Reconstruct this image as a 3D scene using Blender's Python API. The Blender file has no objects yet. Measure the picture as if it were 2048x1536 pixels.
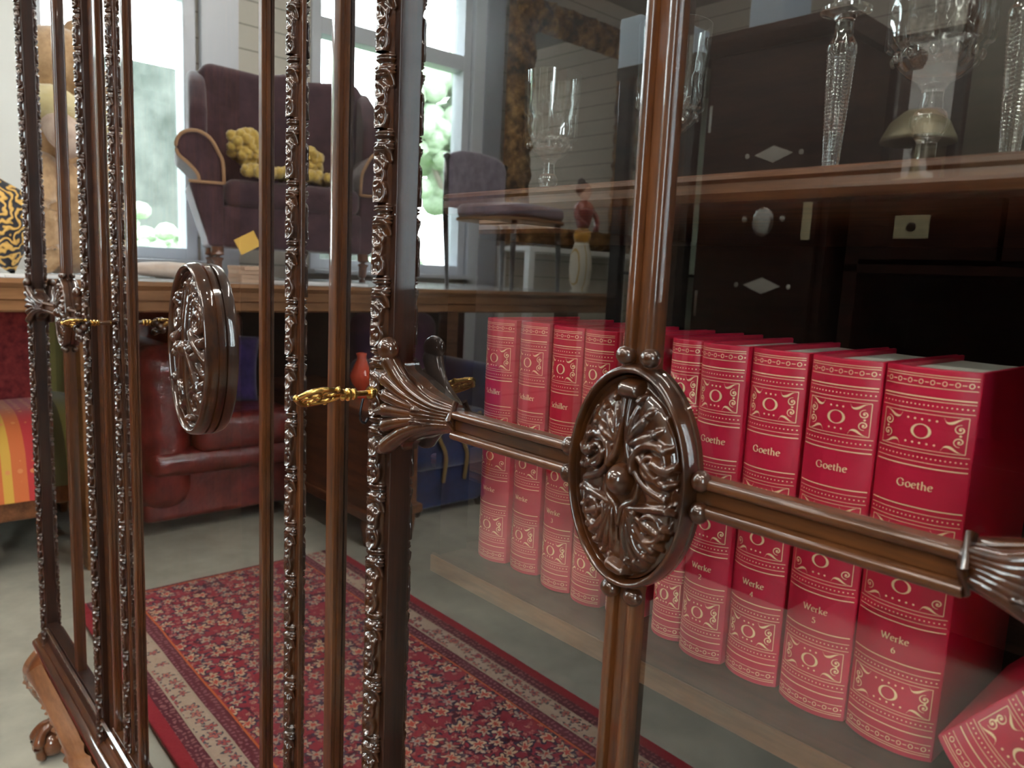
import bpy, bmesh, math, random
import numpy as np
from mathutils import Vector, Matrix

random.seed(7)
S = bpy.context.scene
COL = S.collection
PI = math.pi

# ------------------------------------------------------------------ camera
cam_data = bpy.data.cameras.new('camera')
cam = bpy.data.objects.new('camera', cam_data)
COL.objects.link(cam)
S.camera = cam
F_PX = 1520.0
cam_data.sensor_width = 36.0
cam_data.lens = F_PX / 2048 * 36.0
cam_data.clip_start = 0.01
_m = ((0.66855667, 0.13750921, -0.73083733), (0.74219236, -0.0616406, 0.66734619), (0.046717, -0.98858063, -0.14326852))
cam.matrix_world = Matrix(((_m[0][0], -_m[0][1], -_m[0][2], 0.0),
                           (_m[1][0], -_m[1][1], -_m[1][2], -0.35),
                           (_m[2][0], -_m[2][1], -_m[2][2], 1.18),
                           (0, 0, 0, 1)))
cam_data.dof.use_dof = True
cam_data.dof.focus_distance = 0.66
cam_data.dof.aperture_fstop = 13.0

# ------------------------------------------------------------------ render look and daylight
S.view_settings.view_transform = 'Standard'
S.view_settings.look = 'None'
S.view_settings.gamma = 1.0
S.view_settings.exposure = 1.05
S.cycles.use_denoising = True
S.cycles.max_bounces = 12
S.cycles.glossy_bounces = 6
S.cycles.diffuse_bounces = 4
S.cycles.transmission_bounces = 10
S.cycles.transparent_max_bounces = 24
S.cycles.caustics_reflective = False
S.cycles.caustics_refractive = False
S.cycles.sample_clamp_indirect = 6.0
W = bpy.data.worlds.new('daylight_sky')
S.world = W
W.use_nodes = True
_bg = W.node_tree.nodes['Background']
_bg.inputs[0].default_value = (0.86, 0.95, 1.0, 1)
_bg.inputs[1].default_value = 15.0

# ------------------------------------------------------------------ node helpers
class N:
    def __init__(s, name):
        s.m = bpy.data.materials.new(name); s.m.use_nodes = True
        s.t = s.m.node_tree; s.t.nodes.clear()
        s.out = s.t.nodes.new('ShaderNodeOutputMaterial')
    def n(s, typ, **kw):
        nd = s.t.nodes.new('ShaderNode' + typ)
        for k, v in kw.items():
            if k.startswith('i_'):
                nd.inputs[int(k[2:]) if k[2:].isdigit() else k[2:].replace('_', ' ')].default_value = v
            else:
                setattr(nd, k, v)
        return nd
    def l(s, a, b): s.t.links.new(a, b)
    def math(s, op, a, b=None, clamp=False):
        nd = s.n('Math', operation=op, use_clamp=clamp)
        for i, v in enumerate((a, b)):
            if v is None: continue
            if isinstance(v, (int, float)): nd.inputs[i].default_value = v
            else: s.l(v, nd.inputs[i])
        return nd.outputs[0]
    def mix(s, f, a, b):
        nd = s.n('Mix', data_type='RGBA')
        for i, v in ((0, f), (6, a), (7, b)):
            if isinstance(v, (int, float)): nd.inputs[i].default_value = v
            elif isinstance(v, tuple): nd.inputs[i].default_value = v if len(v) == 4 else v + (1,)
            else: s.l(v, nd.inputs[i])
        return nd.outputs[2]
    def coords(s, scale=(1, 1, 1), loc=(0, 0, 0), rot=(0, 0, 0), kind='Object'):
        tc = s.n('TexCoord'); mp = s.n('Mapping')
        mp.inputs['Scale'].default_value = scale; mp.inputs['Location'].default_value = loc; mp.inputs['Rotation'].default_value = rot
        s.l(tc.outputs[kind], mp.inputs[0]); return mp.outputs[0]
    def noise(s, vec, scale, detail=3, rough=0.5):
        nd = s.n('TexNoise'); nd.inputs['Scale'].default_value = scale; nd.inputs['Detail'].default_value = detail
        nd.inputs['Roughness'].default_value = rough; s.l(vec, nd.inputs['Vector']); return nd.outputs[0]
    def ramp(s, f, stops):
        nd = s.n('ValToRGB'); e = nd.color_ramp.elements
        while len(e) < len(stops): e.new(0.5)
        for i, (p, c) in enumerate(stops): e[i].position = p; e[i].color = c if len(c) == 4 else c + (1,)
        s.l(f, nd.inputs[0]); return nd.outputs[0]
    def bsdf(s, color=None, rough=0.5, metal=0.0, coat=0.0, coat_rough=0.03, spec=0.5, sheen=0.0, bump=None, bstr=0.3, bdist=0.002, ior=1.5, trans=0.0, emis=None, estr=0.0):
        b = s.n('BsdfPrincipled')
        def st(k, v):
            if v is None: return
            if isinstance(v, tuple): b.inputs[k].default_value = v if len(v) == 4 else v + (1,)
            elif isinstance(v, (int, float)): b.inputs[k].default_value = v
            else: s.l(v, b.inputs[k])
        st('Base Color', color); st('Roughness', rough); st('Metallic', metal); st('Coat Weight', coat); st('Coat Roughness', coat_rough)
        st('Specular IOR Level', spec); st('Sheen Weight', sheen); st('IOR', ior); st('Transmission Weight', trans)
        if emis: st('Emission Color', emis); st('Emission Strength', estr)
        if bump is not None:
            bp = s.n('Bump'); bp.inputs['Strength'].default_value = bstr; bp.inputs['Distance'].default_value = bdist
            s.l(bump, bp.inputs['Height']); s.l(bp.outputs[0], b.inputs['Normal'])
        s.l(b.outputs[0], s.out.inputs[0]); return b

def plain(name, color, rough=0.5, **kw):
    k = N(name); k.bsdf(color, rough, **kw); return k.m

def wood(name, dark, light, grain=(1, 1, 14), scale=14, rough=0.28, coat=0.8, crough=0.05, bump=0.05):
    k = N(name)
    v = k.coords(scale=grain)
    a = k.noise(v, scale, 5, 0.62)
    b = k.noise(v, scale * 6, 3, 0.6)
    f = k.math('ADD', k.math('MULTIPLY', a, 0.72), k.math('MULTIPLY', b, 0.28))
    c = k.ramp(f, [(0.34, dark), (0.68, light)])
    k.bsdf(c, rough + .15, coat=coat, coat_rough=crough, bump=b, bstr=bump, bdist=0.0006, spec=0.2)
    return k.m

def fabric(name, c1, c2, scale=60, rough=0.85, sheen=0.3, bump=0.5):
    k = N(name); v = k.coords(); a = k.noise(v, scale, 4, 0.6)
    k.bsdf(k.ramp(a, [(0.35, c1), (0.65, c2)]), rough, sheen=sheen, bump=a, bstr=bump, bdist=0.004, spec=0.25)
    return k.m

M = {}
M['mahogany_v'] = wood('mahogany_upright', (0.018, 0.0052, 0.0016), (0.105, 0.032, 0.0070), grain=(9, 9, 0.7), scale=9)
M['mahogany_h'] = wood('mahogany_rail', (0.020, 0.0060, 0.0018), (0.100, 0.032, 0.0075), grain=(0.7, 9, 9), scale=9)
M['mahogany_dark'] = wood('mahogany_dark', (0.011, 0.0042, 0.0025), (0.036, 0.0115, 0.0045), grain=(9, 9, 0.7), scale=9, coat=0.35)
M['mahogany_carved'] = wood('mahogany_carved', (0.013, 0.0040, 0.0014), (0.066, 0.0195, 0.0045), grain=(3, 3, 1.2), scale=16, rough=0.2, coat=1.0, crough=0.03)
M['mahogany_red'] = wood('mahogany_red', (0.045, 0.013, 0.006), (0.17, 0.052, 0.02), grain=(0.6, 8, 8), scale=9, rough=0.22)
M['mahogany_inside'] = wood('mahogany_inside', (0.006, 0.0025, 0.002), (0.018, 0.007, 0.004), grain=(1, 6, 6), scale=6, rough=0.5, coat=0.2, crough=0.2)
M['wardrobe_wood'] = wood('wardrobe_wood', (0.010, 0.0032, 0.0022), (0.048, 0.0115, 0.006), grain=(0.6, 8, 5), scale=7, rough=0.3, coat=0.12, crough=0.1)
M['brown_polish'] = wood('brown_polish', (0.16, 0.062, 0.022), (0.36, 0.16, 0.06), grain=(0.8, 0.8, 6), scale=5, rough=0.3)
M['counter_wood'] = wood('counter_wood', (0.17, 0.075, 0.030), (0.32, 0.155, 0.07), grain=(8, 0.5, 8), scale=4, rough=0.35, coat=0.5)
M['chest_wood'] = wood('chest_wood', (0.11, 0.035, 0.014), (0.27, 0.095, 0.035), grain=(0.6, 6, 6), scale=5, rough=0.3)
M['black_lacquer'] = plain('black_lacquer', (0.006, 0.006, 0.008), 0.15, coat=1.0)
M['brass'] = plain('brass', (0.52, 0.33, 0.10), 0.27, metal=1.0)
M['brass_pale'] = plain('brass_pale', (0.80, 0.74, 0.48), 0.35, metal=0.55)
M['dark_iron'] = plain('dark_iron', (0.03, 0.03, 0.035), 0.3, metal=0.8)
M['silver'] = plain('silver', (0.75, 0.75, 0.72), 0.18, metal=1.0)
M['gilt'] = plain('gilt_tooling', (0.95, 0.72, 0.42), 0.40, metal=0.2, spec=0.6)
M['page'] = plain('page_edge', (0.78, 0.75, 0.66), 0.8)
M['crystal'] = None
k = N('crystal'); g = k.n('BsdfGlass', i_Roughness=0.0, i_IOR=1.54); g.inputs['Color'].default_value = (0.99, 0.995, 0.99, 1); 
gg = k.n('BsdfGlossy'); gg.inputs['Roughness'].default_value = 0.06; gg.inputs['Color'].default_value = (1, 1, 1, 1)
dd0 = k.n('BsdfTranslucent'); dd0.inputs['Color'].default_value = (.95, .97, .95, 1)
m1 = k.n('MixShader'); m1.inputs[0].default_value = .10; k.l(g.outputs[0], m1.inputs[1]); k.l(gg.outputs[0], m1.inputs[2])
m2 = k.n('MixShader'); m2.inputs[0].default_value = .035; k.l(m1.outputs[0], m2.inputs[1]); k.l(dd0.outputs[0], m2.inputs[2])
k.l(m2.outputs[0], k.out.inputs[0]); M['crystal'] = k.m

def pane_material(name, f0, tint=(0.95, 0.965, 0.96), wav=0.0):
    """Sheet glass: the whole sheet's reflection is on the outer face, the inner face only lets light through."""
    k = N(name)
    geo = k.n('NewGeometry')
    dot = k.n('VectorMath', operation='DOT_PRODUCT'); k.l(geo.outputs['Normal'], dot.inputs[0]); k.l(geo.outputs['Incoming'], dot.inputs[1])
    c = k.math('ABSOLUTE', dot.outputs['Value'])
    p = k.math('POWER', k.math('SUBTRACT', 1.0, c, True), 2.6)
    r1 = k.math('ADD', k.math('MULTIPLY', p, 1 - f0), f0)
    rt = k.math('DIVIDE', k.math('MULTIPLY', r1, 2.0), k.math('ADD', r1, 1.0))
    fac = k.math('MULTIPLY', rt, k.math('SUBTRACT', 1.0, geo.outputs['Backfacing']))
    tr = k.n('BsdfTransparent'); tr.inputs[0].default_value = tint + (1,)
    gl = k.n('BsdfGlossy'); gl.inputs['Roughness'].default_value = 0.0; gl.inputs['Color'].default_value = (1, 1, 1, 1)
    if wav:
        v = k.coords(scale=(1, 1, 0.35)); nz = k.noise(v, 5.0, 1)
        bp = k.n('Bump'); bp.inputs['Strength'].default_value = wav; bp.inputs['Distance'].default_value = 0.002
        k.l(nz, bp.inputs['Height']); k.l(bp.outputs[0], gl.inputs['Normal'])
    mx = k.n('MixShader'); k.l(fac, mx.inputs[0]); k.l(tr.outputs[0], mx.inputs[1]); k.l(gl.outputs[0], mx.inputs[2])
    k.l(mx.outputs[0], k.out.inputs[0]); return k.m
M['pane'] = pane_material('cabinet_glass', 0.048, wav=0.08)
M['window_glass'] = pane_material('window_glass', 0.04, (0.97, 0.99, 0.98))

# ------------------------------------------------------------------ mesh helpers
def mesh_obj(name, verts, faces, mat, parent=None, smooth=False, kind=None, sharp=None):
    me = bpy.data.meshes.new(name); me.from_pydata([tuple(v) for v in verts], [], [tuple(f) for f in faces]); me.validate()
    bm = bmesh.new(); bm.from_mesh(me); bmesh.ops.recalc_face_normals(bm, faces=bm.faces); bm.to_mesh(me); bm.free()
    if smooth:
        me.polygons.foreach_set('use_smooth', [True] * len(me.polygons))
        if sharp:
            try: me.set_sharp_from_angle(angle=math.radians(sharp))
            except Exception: pass
    if mat: me.materials.append(mat)
    o = bpy.data.objects.new(name, me); COL.objects.link(o)
    if parent is not None:
        o.parent = parent
    if kind: o['kind'] = kind
    return o

class B:
    """Collects shapes into one mesh."""
    def __init__(s): s.v = []; s.f = []
    def add(s, v, f):
        n = len(s.v); s.v += [tuple(p) for p in v]; s.f += [tuple(i + n for i in q) for q in f]; return s
    def box(s, x0, x1, y0, y1, z0, z1):
        v = [(x0, y0, z0), (x1, y0, z0), (x1, y1, z0), (x0, y1, z0), (x0, y0, z1), (x1, y0, z1), (x1, y1, z1), (x0, y1, z1)]
        return s.add(v, [(0, 3, 2, 1), (4, 5, 6, 7), (0, 1, 5, 4), (1, 2, 6, 5), (2, 3, 7, 6), (3, 0, 4, 7)])
    def prism(s, prof, axis, a, b, cap=True):
        """Closed 2D profile [(u,w)] swept along axis from a to b. axis x: (t,u,w); y: (u,t,w); z: (u,w,t)."""
        def P(t, u, w): return {'x': (t, u, w), 'y': (u, t, w), 'z': (u, w, t)}[axis]
        n = len(prof); v = [P(a, *p) for p in prof] + [P(b, *p) for p in prof]
        f = [(i, (i + 1) % n, (i + 1) % n + n, i + n) for i in range(n)]
        if cap: f += [tuple(range(n - 1, -1, -1)), tuple(range(n, 2 * n))]
        return s.add(v, f)
    def tube(s, pts, rad, seg=10, cap=True, closed=False, flat=1.0, up=(0, 0, 1)):
        pts = [Vector(p) for p in pts]; n = len(pts)
        rs = rad if isinstance(rad, (list, tuple)) else [rad] * n
        v = []; U = Vector(up)
        for i, p in enumerate(pts):
            a = pts[(i - 1) % n] if (closed or i > 0) else p; b = pts[(i + 1) % n] if (closed or i < n - 1) else p
            d = (b - a).normalized()
            x = d.cross(U)
            if x.length < 1e-3: x = d.cross(Vector((1, 0, 0)))
            x.normalize(); y = x.cross(d).normalized()
            for j in range(seg):
                t = 2 * PI * j / seg
                v.append(p + x * (rs[i] * math.cos(t)) + y * (rs[i] * flat * math.sin(t)))
        f = []
        for i in range(n if closed else n - 1):
            for j in range(seg):
                a0 = i * seg + j; a1 = i * seg + (j + 1) % seg; b0 = ((i + 1) % n) * seg + j; b1 = ((i + 1) % n) * seg + (j + 1) % seg
                f.append((a0, a1, b1, b0))
        if cap and not closed: f += [tuple(range(seg - 1, -1, -1)), tuple(range((n - 1) * seg, n * seg))]
        return s.add(v, f)
    def lathe(s, prof, c=(0, 0, 0), seg=24, mod=None, axis='z', closed=False):
        """prof: [(r, h)] ; mod(theta, h, i) multiplies r."""
        v = []; n = len(prof)
        for i, (r, h) in enumerate(prof):
            for j in range(seg):
                t = 2 * PI * j / seg; q = r * (mod(t, h, i) if mod else 1)
                a, b = q * math.cos(t), q * math.sin(t)
                p = (a, b, h) if axis == 'z' else ((a, h, b) if axis == 'y' else (h, a, b))
                v.append((p[0] + c[0], p[1] + c[1], p[2] + c[2]))
        f = []
        for i in range(n if closed else n - 1):
            for j in range(seg):
                i2 = (i + 1) % n
                f.append((i * seg + j, i * seg + (j + 1) % seg, i2 * seg + (j + 1) % seg, i2 * seg + j))
        if not closed: f += [tuple(range(seg - 1, -1, -1)), tuple(range((n - 1) * seg, n * seg))]
        return s.add(v, f)
    def ball(s, c, r, seg=14, rings=8, sc=(1, 1, 1)):
        v = []; f = []
        for i in range(rings + 1):
            a = PI * i / rings
            for j in range(seg):
                t = 2 * PI * j / seg
                v.append((c[0] + r * sc[0] * math.sin(a) * math.cos(t), c[1] + r * sc[1] * math.sin(a) * math.sin(t), c[2] + r * sc[2] * math.cos(a)))
        for i in range(rings):
            for j in range(seg): f.append((i * seg + j, i * seg + (j + 1) % seg, (i + 1) * seg + (j + 1) % seg, (i + 1) * seg + j))
        return s.add(v, f)
    def grid(s, P, wrap=False):
        """P: array [n][m] of points."""
        n = len(P); m = len(P[0]); v = [tuple(map(float, p)) for row in P for p in row]
        f = [(i * m + j, i * m + (j + 1) % m, (i + 1) * m + (j + 1) % m, (i + 1) * m + j) for i in range(n - 1) for j in range(m if wrap else m - 1)]
        return s.add(v, f)
    def go(s, name, mat, parent=None, smooth=False, bevel=0.0, kind=None, sub=0, sharp=None, seg=2, merge=0.0):
        o = mesh_obj(name, s.v, s.f, mat, parent, smooth, kind, sharp)
        if merge:
            bm = bmesh.new(); bm.from_mesh(o.data); bmesh.ops.remove_doubles(bm, verts=bm.verts, dist=merge); bmesh.ops.recalc_face_normals(bm, faces=bm.faces); bm.to_mesh(o.data); bm.free()
        if bevel:
            md = o.modifiers.new('bevel', 'BEVEL'); md.width = bevel; md.segments = seg; md.limit_method = 'ANGLE'; md.angle_limit = math.radians(35)
            o.data.polygons.foreach_set('use_smooth', [True] * len(o.data.polygons))
            try: md.harden_normals = True
            except Exception: pass
        if sub:
            md = o.modifiers.new('sub', 'SUBSURF'); md.levels = sub; md.render_levels = sub
        return o

def thing(name, label, cat, loc=(0, 0, 0), rotz=0.0, group=None):
    o = bpy.data.objects.new(name, None); COL.objects.link(o); o.location = loc; o.rotation_euler = (0, 0, rotz)
    o['label'] = label; o['category'] = cat
    if group: o['group'] = group
    return o
def tag(o, label, cat, group=None):
    o['label'] = label; o['category'] = cat
    if group: o['group'] = group
    return o
def dup(root, loc, label, rotz=None, group=None):
    r = root.copy(); COL.objects.link(r); r.location = loc
    if rotz is not None: r.rotation_euler = (0, 0, rotz)
    r['label'] = label
    if group: r['group'] = group
    for ch in list(root.children):
        c = ch.copy(); COL.objects.link(c); c.parent = r
        for g_ in list(ch.children):
            d = g_.copy(); COL.objects.link(d); d.parent = c
    return r
def spline(pts, n=8):
    P = [np.array(p, float) for p in pts]; P = [2 * P[0] - P[1]] + P + [2 * P[-1] - P[-2]]; out = []
    for i in range(1, len(P) - 2):
        for k_ in range(n):
            t = k_ / n; a, b, c, d = P[i - 1], P[i], P[i + 1], P[i + 2]
            out.append(0.5 * ((2 * b) + (-a + c) * t + (2 * a - 5 * b + 4 * c - d) * t * t + (-a + 3 * b - 3 * c + d) * t ** 3))
    out.append(P[-2]); return out
def rrect(w, h, r, n=4, cx=0, cy=0):
    out = []
    for (sx, sy, a0) in ((1, 1, 0), (-1, 1, 90), (-1, -1, 180), (1, -1, 270)):
        for i in range(n + 1):
            a = math.radians(a0 + 90 * i / n); out.append((cx + sx * (w / 2 - r) + r * math.cos(a), cy + sy * (h / 2 - r) + r * math.sin(a)))
    return out

# ================================================================== THE SETTING
# x runs along the cabinet front (left in the picture is -x), the viewer stands on the -y side.
XW, XE, YS, YN, ZC = -4.8, 2.6, -5.6, 0.75, 3.6
k = N('concrete'); v = k.coords()
a = k.noise(v, 1.3, 5, 0.6); b = k.noise(v, 9, 4, 0.6)
k.bsdf(k.ramp(k.math('ADD', k.math('MULTIPLY', a, 0.75), k.math('MULTIPLY', b, 0.25)), [(0.32, (0.25, 0.25, 0.215)), (0.52, (0.44, 0.435, 0.37)), (0.7, (0.64, 0.62, 0.52))]), 0.42, bump=b, bstr=0.05, spec=0.35)
M['concrete'] = k.m
def siding(name, base, rot_axis_scale):
    k = N(name); v = k.coords()
    sx = k.n('SeparateXYZ'); k.l(v, sx.inputs[0])
    z = k.math('FRACT', k.math('MULTIPLY', sx.outputs[2], 1 / 0.145))
    groove = k.math('LESS_THAN', z, 0.06)
    nz = k.noise(k.coords(scale=(2, 2, 2)), 3, 3)
    c = k.mix(k.math('MULTIPLY', nz, 0.35), base, tuple(x * 0.86 for x in base))
    c = k.mix(groove, c, tuple(x * 0.45 for x in base))
    h = k.math('SUBTRACT', 1.0, z)
    k.bsdf(c, 0.55, bump=h, bstr=0.5, bdist=0.012)
    return k.m
M['siding'] = siding('painted_siding', (0.56, 0.52, 0.45), 1)
M['wall_grey'] = plain('wall_grey_paint', (0.74, 0.74, 0.72), 0.7)
M['frame_white'] = plain('window_frame_paint', (0.60, 0.63, 0.68), 0.35)
M['post_grey'] = plain('post_grey_paint', (0.26, 0.28, 0.32), 0.5)
M['ceiling'] = plain('ceiling_paint', (0.26, 0.26, 0.24), 0.8)
M['east_paint'] = plain('dark_wall_paint', (0.09, 0.075, 0.06), 0.7)

def struct(name, bb, mat, **kw): return bb.go(name, mat, kind='structure', **kw)
struct('floor', B().box(XW - .2, XE + .2, YS - .2, YN + .2, -0.1, 0), M['concrete'])
struct('ceiling', B().box(XW - .2, XE + .2, YS - .2, YN + .2, ZC, ZC + .1), M['ceiling'])
struct('wall_north', B().box(XW - .2, XE + .2, YN, YN + .15, 0, ZC), M['wall_grey'])
struct('wall_south', B().box(XW - .2, XE + .2, YS - .15, YS, 0, ZC), M['siding'])
struct('wall_east', B().box(XE, XE + .15, YS, -3.0, 0, ZC).box(XE, XE + .15, -2.0, YN, 0, ZC).box(XE, XE + .15, -3.0, -2.0, 0, 1.0).box(XE, XE + .15, -3.0, -2.0, 2.9, ZC), M['east_paint'])
_w3 = struct('window_3', B().box(XE, XE + .1, -3.0, -2.93, 1.0, 2.9).box(XE, XE + .1, -2.07, -2.0, 1.0, 2.9).box(XE, XE + .1, -3.0, -2.0, 1.0, 1.07).box(XE, XE + .1, -3.0, -2.0, 2.83, 2.9).box(XE, XE + .1, -2.52, -2.48, 1.0, 2.9), M['frame_white'], bevel=.005)
B().box(XE + .05, XE + .056, -2.93, -2.07, 1.07, 2.83).go('glass_pane', M['window_glass'], _w3)
# west wall with two window openings (y ranges), sills at 1.17
WIN = [(-1.38, -0.52, 1.17, 3.35), (-3.44, -2.12, 1.15, 3.35)]
bw = B()
segs = [(YS, -3.44), (-2.12, -1.38), (-0.52, YN)]
for i, (a, b) in enumerate(segs):
    if i < 2: bw.box(XW - .2, XW, a, b, 0, ZC)
for (a, b, z0, z1) in WIN:
    bw.box(XW - .2, XW, a, b, 0, z0); bw.box(XW - .2, XW, a, b, z1, ZC)
struct('wall_west', bw, M['siding'])
struct('wall_west', B().box(XW - .2, XW, -0.52, YN, 0, ZC), M['wall_grey'])
for i, (a, b, z0, z1) in enumerate(WIN):
    fr = B(); t = 0.07; x0, x1 = XW - .12, XW + .02; zt = 2.74
    fr.box(x0, x1, a, a + t, z0, z1).box(x0, x1, b - t, b, z0, z1)
    for (za, zb) in ((z0, z0 + t), (z1 - t, z1), (zt - .06, zt + .05)): fr.box(x0 + .003, x1 - .003, a + t - .001, b - t + .001, za, zb)
    if i == 1: fr.box(x0 + .02, x1 - .02, -2.76, -2.70, z0 + t, zt - .06)
    w = struct('window_%d' % (i + 1), fr, M['frame_white'], bevel=0.006)
    B().box(XW - .07, XW - .064, a + t, b - t, z0 + t, z1 - t).go('glass_pane', M['window_glass'], w)
    B().box(XW - .1, XW + .16, a - .04, b + .04, z0 - .03, z0).go('sill', M['frame_white'], w, bevel=0.005)
    if i == 0: B().box(XW + .02, XW + .06, a + .66, a + .69, 1.70, 1.84).go('handle', M['dark_iron'], w, bevel=0.004)
struct('trim_1', B().box(XW, XW + .06, -3.74, -3.56, 0, ZC), M['post_grey'], bevel=0.004)
struct('trim_2', B().box(XW, XW + .05, -3.56, -3.45, 0, ZC), M['frame_white'], bevel=0.004)
struct('trim_3', B().box(XW, XW + .05, -1.62, -1.40, 0, ZC), M['frame_white'], bevel=0.004)

# outdoors: lawn, pale wall, bushes and trees
k = N('lawn'); v = k.coords(); a = k.noise(v, 4, 5)
k.bsdf(k.ramp(a, [(0.3, (0.05, 0.10, 0.03)), (0.7, (0.13, 0.20, 0.08))]), 0.9); M['lawn'] = k.m
k = N('rendered_wall'); v = k.coords(); a = k.noise(v, 1.6, 6, 0.65)
k.bsdf(k.ramp(a, [(0.35, (0.022, 0.030, 0.024)), (0.6, (0.075, 0.082, 0.073))]), 0.9); M['garden_wall'] = k.m
k = N('leaves'); v = k.coords(); a = k.noise(v, 7, 5, 0.7)
k.bsdf(k.ramp(a, [(0.35, (0.24, 0.33, 0.20)), (0.65, (0.42, 0.52, 0.38))]), 0.8, bump=a, bstr=1.0, bdist=0.1); M['leaves'] = k.m
M['bark'] = plain('bark', (0.20, 0.17, 0.14), 0.9)
g = B().box(-30, XW - .2, -25, 25, -0.3, -0.05).go('ground', M['lawn'], kind='structure')
tag(B().box(-9.2, -8.9, -5.2, 3.5, -0.05, 3.2).go('garden_wall', M['garden_wall']), 'pale rendered garden wall seen outside through the left window', 'wall')
def foliage(name, c, r, n, label, cat, seed, trunk=None):
    rnd = random.Random(seed); bb = B()
    for _ in range(n):
        p = Vector((rnd.gauss(0, 1), rnd.gauss(0, 1), rnd.gauss(0, .8))).normalized() * rnd.uniform(.3, .85)
        q = (p.x * r[0], p.y * r[1], p.z * r[2] + c[2]); bb.ball(q, min(r) * rnd.uniform(.10, .26), 7, 5, (1, 1, .8))
    if trunk:
        t = thing(name, label, cat, (c[0], c[1], -0.05))
        bb.go('foliage', M['leaves'], t, smooth=True)
        B().tube([(0, 0, 0), (.05, 0.1, 1.2), (-.05, -.05, 2.4), (0, .1, c[2])], [.16, .13, .11, .06], 8).go('trunk', M['bark'], t, smooth=True)
        for s_ in (-1, 1): B().tube([(0, 0, 2.0), (0.1, s_ * .6, 2.9), (0, s_ * .9, 3.6)], [.08, .05, .03], 6).go('branch', M['bark'], t, smooth=True)
        return t
    t = bb.go(name, M['leaves'], smooth=True); t.location = (c[0], c[1], 0); return tag(t, label, cat)
foliage('garden_bush', (-8.0, -2.10, .95), (.5, .55, .85), 160, 'bright green bush low outside the left window', 'bush', 3)
foliage('garden_bush', (-7.8, -4.8, .6), (.5, 1.1, .9), 220, 'low green bush outside the wide right window', 'bush', 5)
foliage('garden_tree', (-11.5, -8.6, 3.6), (1.2, 2.0, 1.6), 260, 'slender leafy tree beyond the wide right window', 'tree', 9, trunk=True)

# ceiling lamps: the fluorescent strips of the showroom
def lamp_mat(name, st, col=(1.0, 0.95, 0.86)):
    k = N(name); e = k.n('Emission'); e.inputs[0].default_value = col + (1,); e.inputs[1].default_value = st; k.l(e.outputs[0], k.out.inputs[0]); return k.m
M['tube_light'] = lamp_mat('tube_light', 62.0)
M['added_spot_light'] = lamp_mat('added_spot_light', 130.0, (1.0, .97, .90))  # glow of the spots added inside the cabinet
M['lamp_white'] = plain('lamp_housing', (0.8, 0.8, 0.8), 0.5)
def strip_lamp(x, y, label):
    t = thing('ceiling_lamp', label, 'lamp', (x, y, 3.2), 0, 'fluorescent ceiling strips')
    B().box(-.75, .75, -.09, .09, 0, .06).go('housing', M['lamp_white'], t, bevel=.004)
    B().tube([(-.72, 0, -.03), (.72, 0, -.03)], .020, 12).go('light_tube', M['tube_light'], t, smooth=True)
    for s_ in (-.6, .6): B().tube([(s_, 0, .06), (s_, 0, .4)], .006, 6).go('suspension_rod', M['lamp_white'], t)
    return t
strip_lamp(-0.35, -1.9, 'fluorescent strip lamp hanging nearest the books')
strip_lamp(-1.9, -1.0, 'fluorescent strip lamp above the carpet close to the cabinet')
strip_lamp(0.9, -0.9, 'fluorescent strip lamp above the near end of the cabinet')
strip_lamp(-1.5, -3.6, 'fluorescent strip lamp over the far side of the room')
strip_lamp(1.0, -3.9, 'fluorescent strip lamp over the dark wardrobe side by the east wall')
strip_lamp(-3.3, -2.0, 'fluorescent strip lamp over the display counter')

# ================================================================== THE DISPLAY CABINET
CX = -0.972
XL, XR = -1.968, 0.100          # outer ends of the carcass
ZB, ZT = 0.27, 1.97
ROOT = Vector((CX, 0.22, 0.0))
cab = thing('display_cabinet', 'carved mahogany display cabinet with glass doors, oval medallions and claw feet', 'cabinet', ROOT)
def cpart(bb, name, mat, parent=None, **kw):
    o = bb.go(name, mat, parent or cab, **kw)
    if parent is None: o.location = -ROOT
    return o
MV, MH, MC = M['mahogany_v'], M['mahogany_h'], M['mahogany_carved']

def bar_profile(w, h):
    """Cross-section of a glazing bar: round bead either side, raised flat field."""
    r = w * 0.145; pr = [(-w / 2, 0)]
    for i in range(9):
        a = PI - PI * i / 8; pr.append((-w / 2 + r + r * math.cos(a), h * .72 + r * .9 * math.sin(a)))
    pr += [(-w / 2 + 2 * r + .0005, h * .50), (-w * .17, h * .50), (-w * .165, h * .56), (w * .165, h * .56), (w * .17, h * .50), (w / 2 - 2 * r - .0005, h * .50)]
    for i in range(9):
        a = PI - PI * i / 8; pr.append((w / 2 - r + r * math.cos(a), h * .72 + r * .9 * math.sin(a)))
    pr.append((w / 2, 0)); return pr

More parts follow.
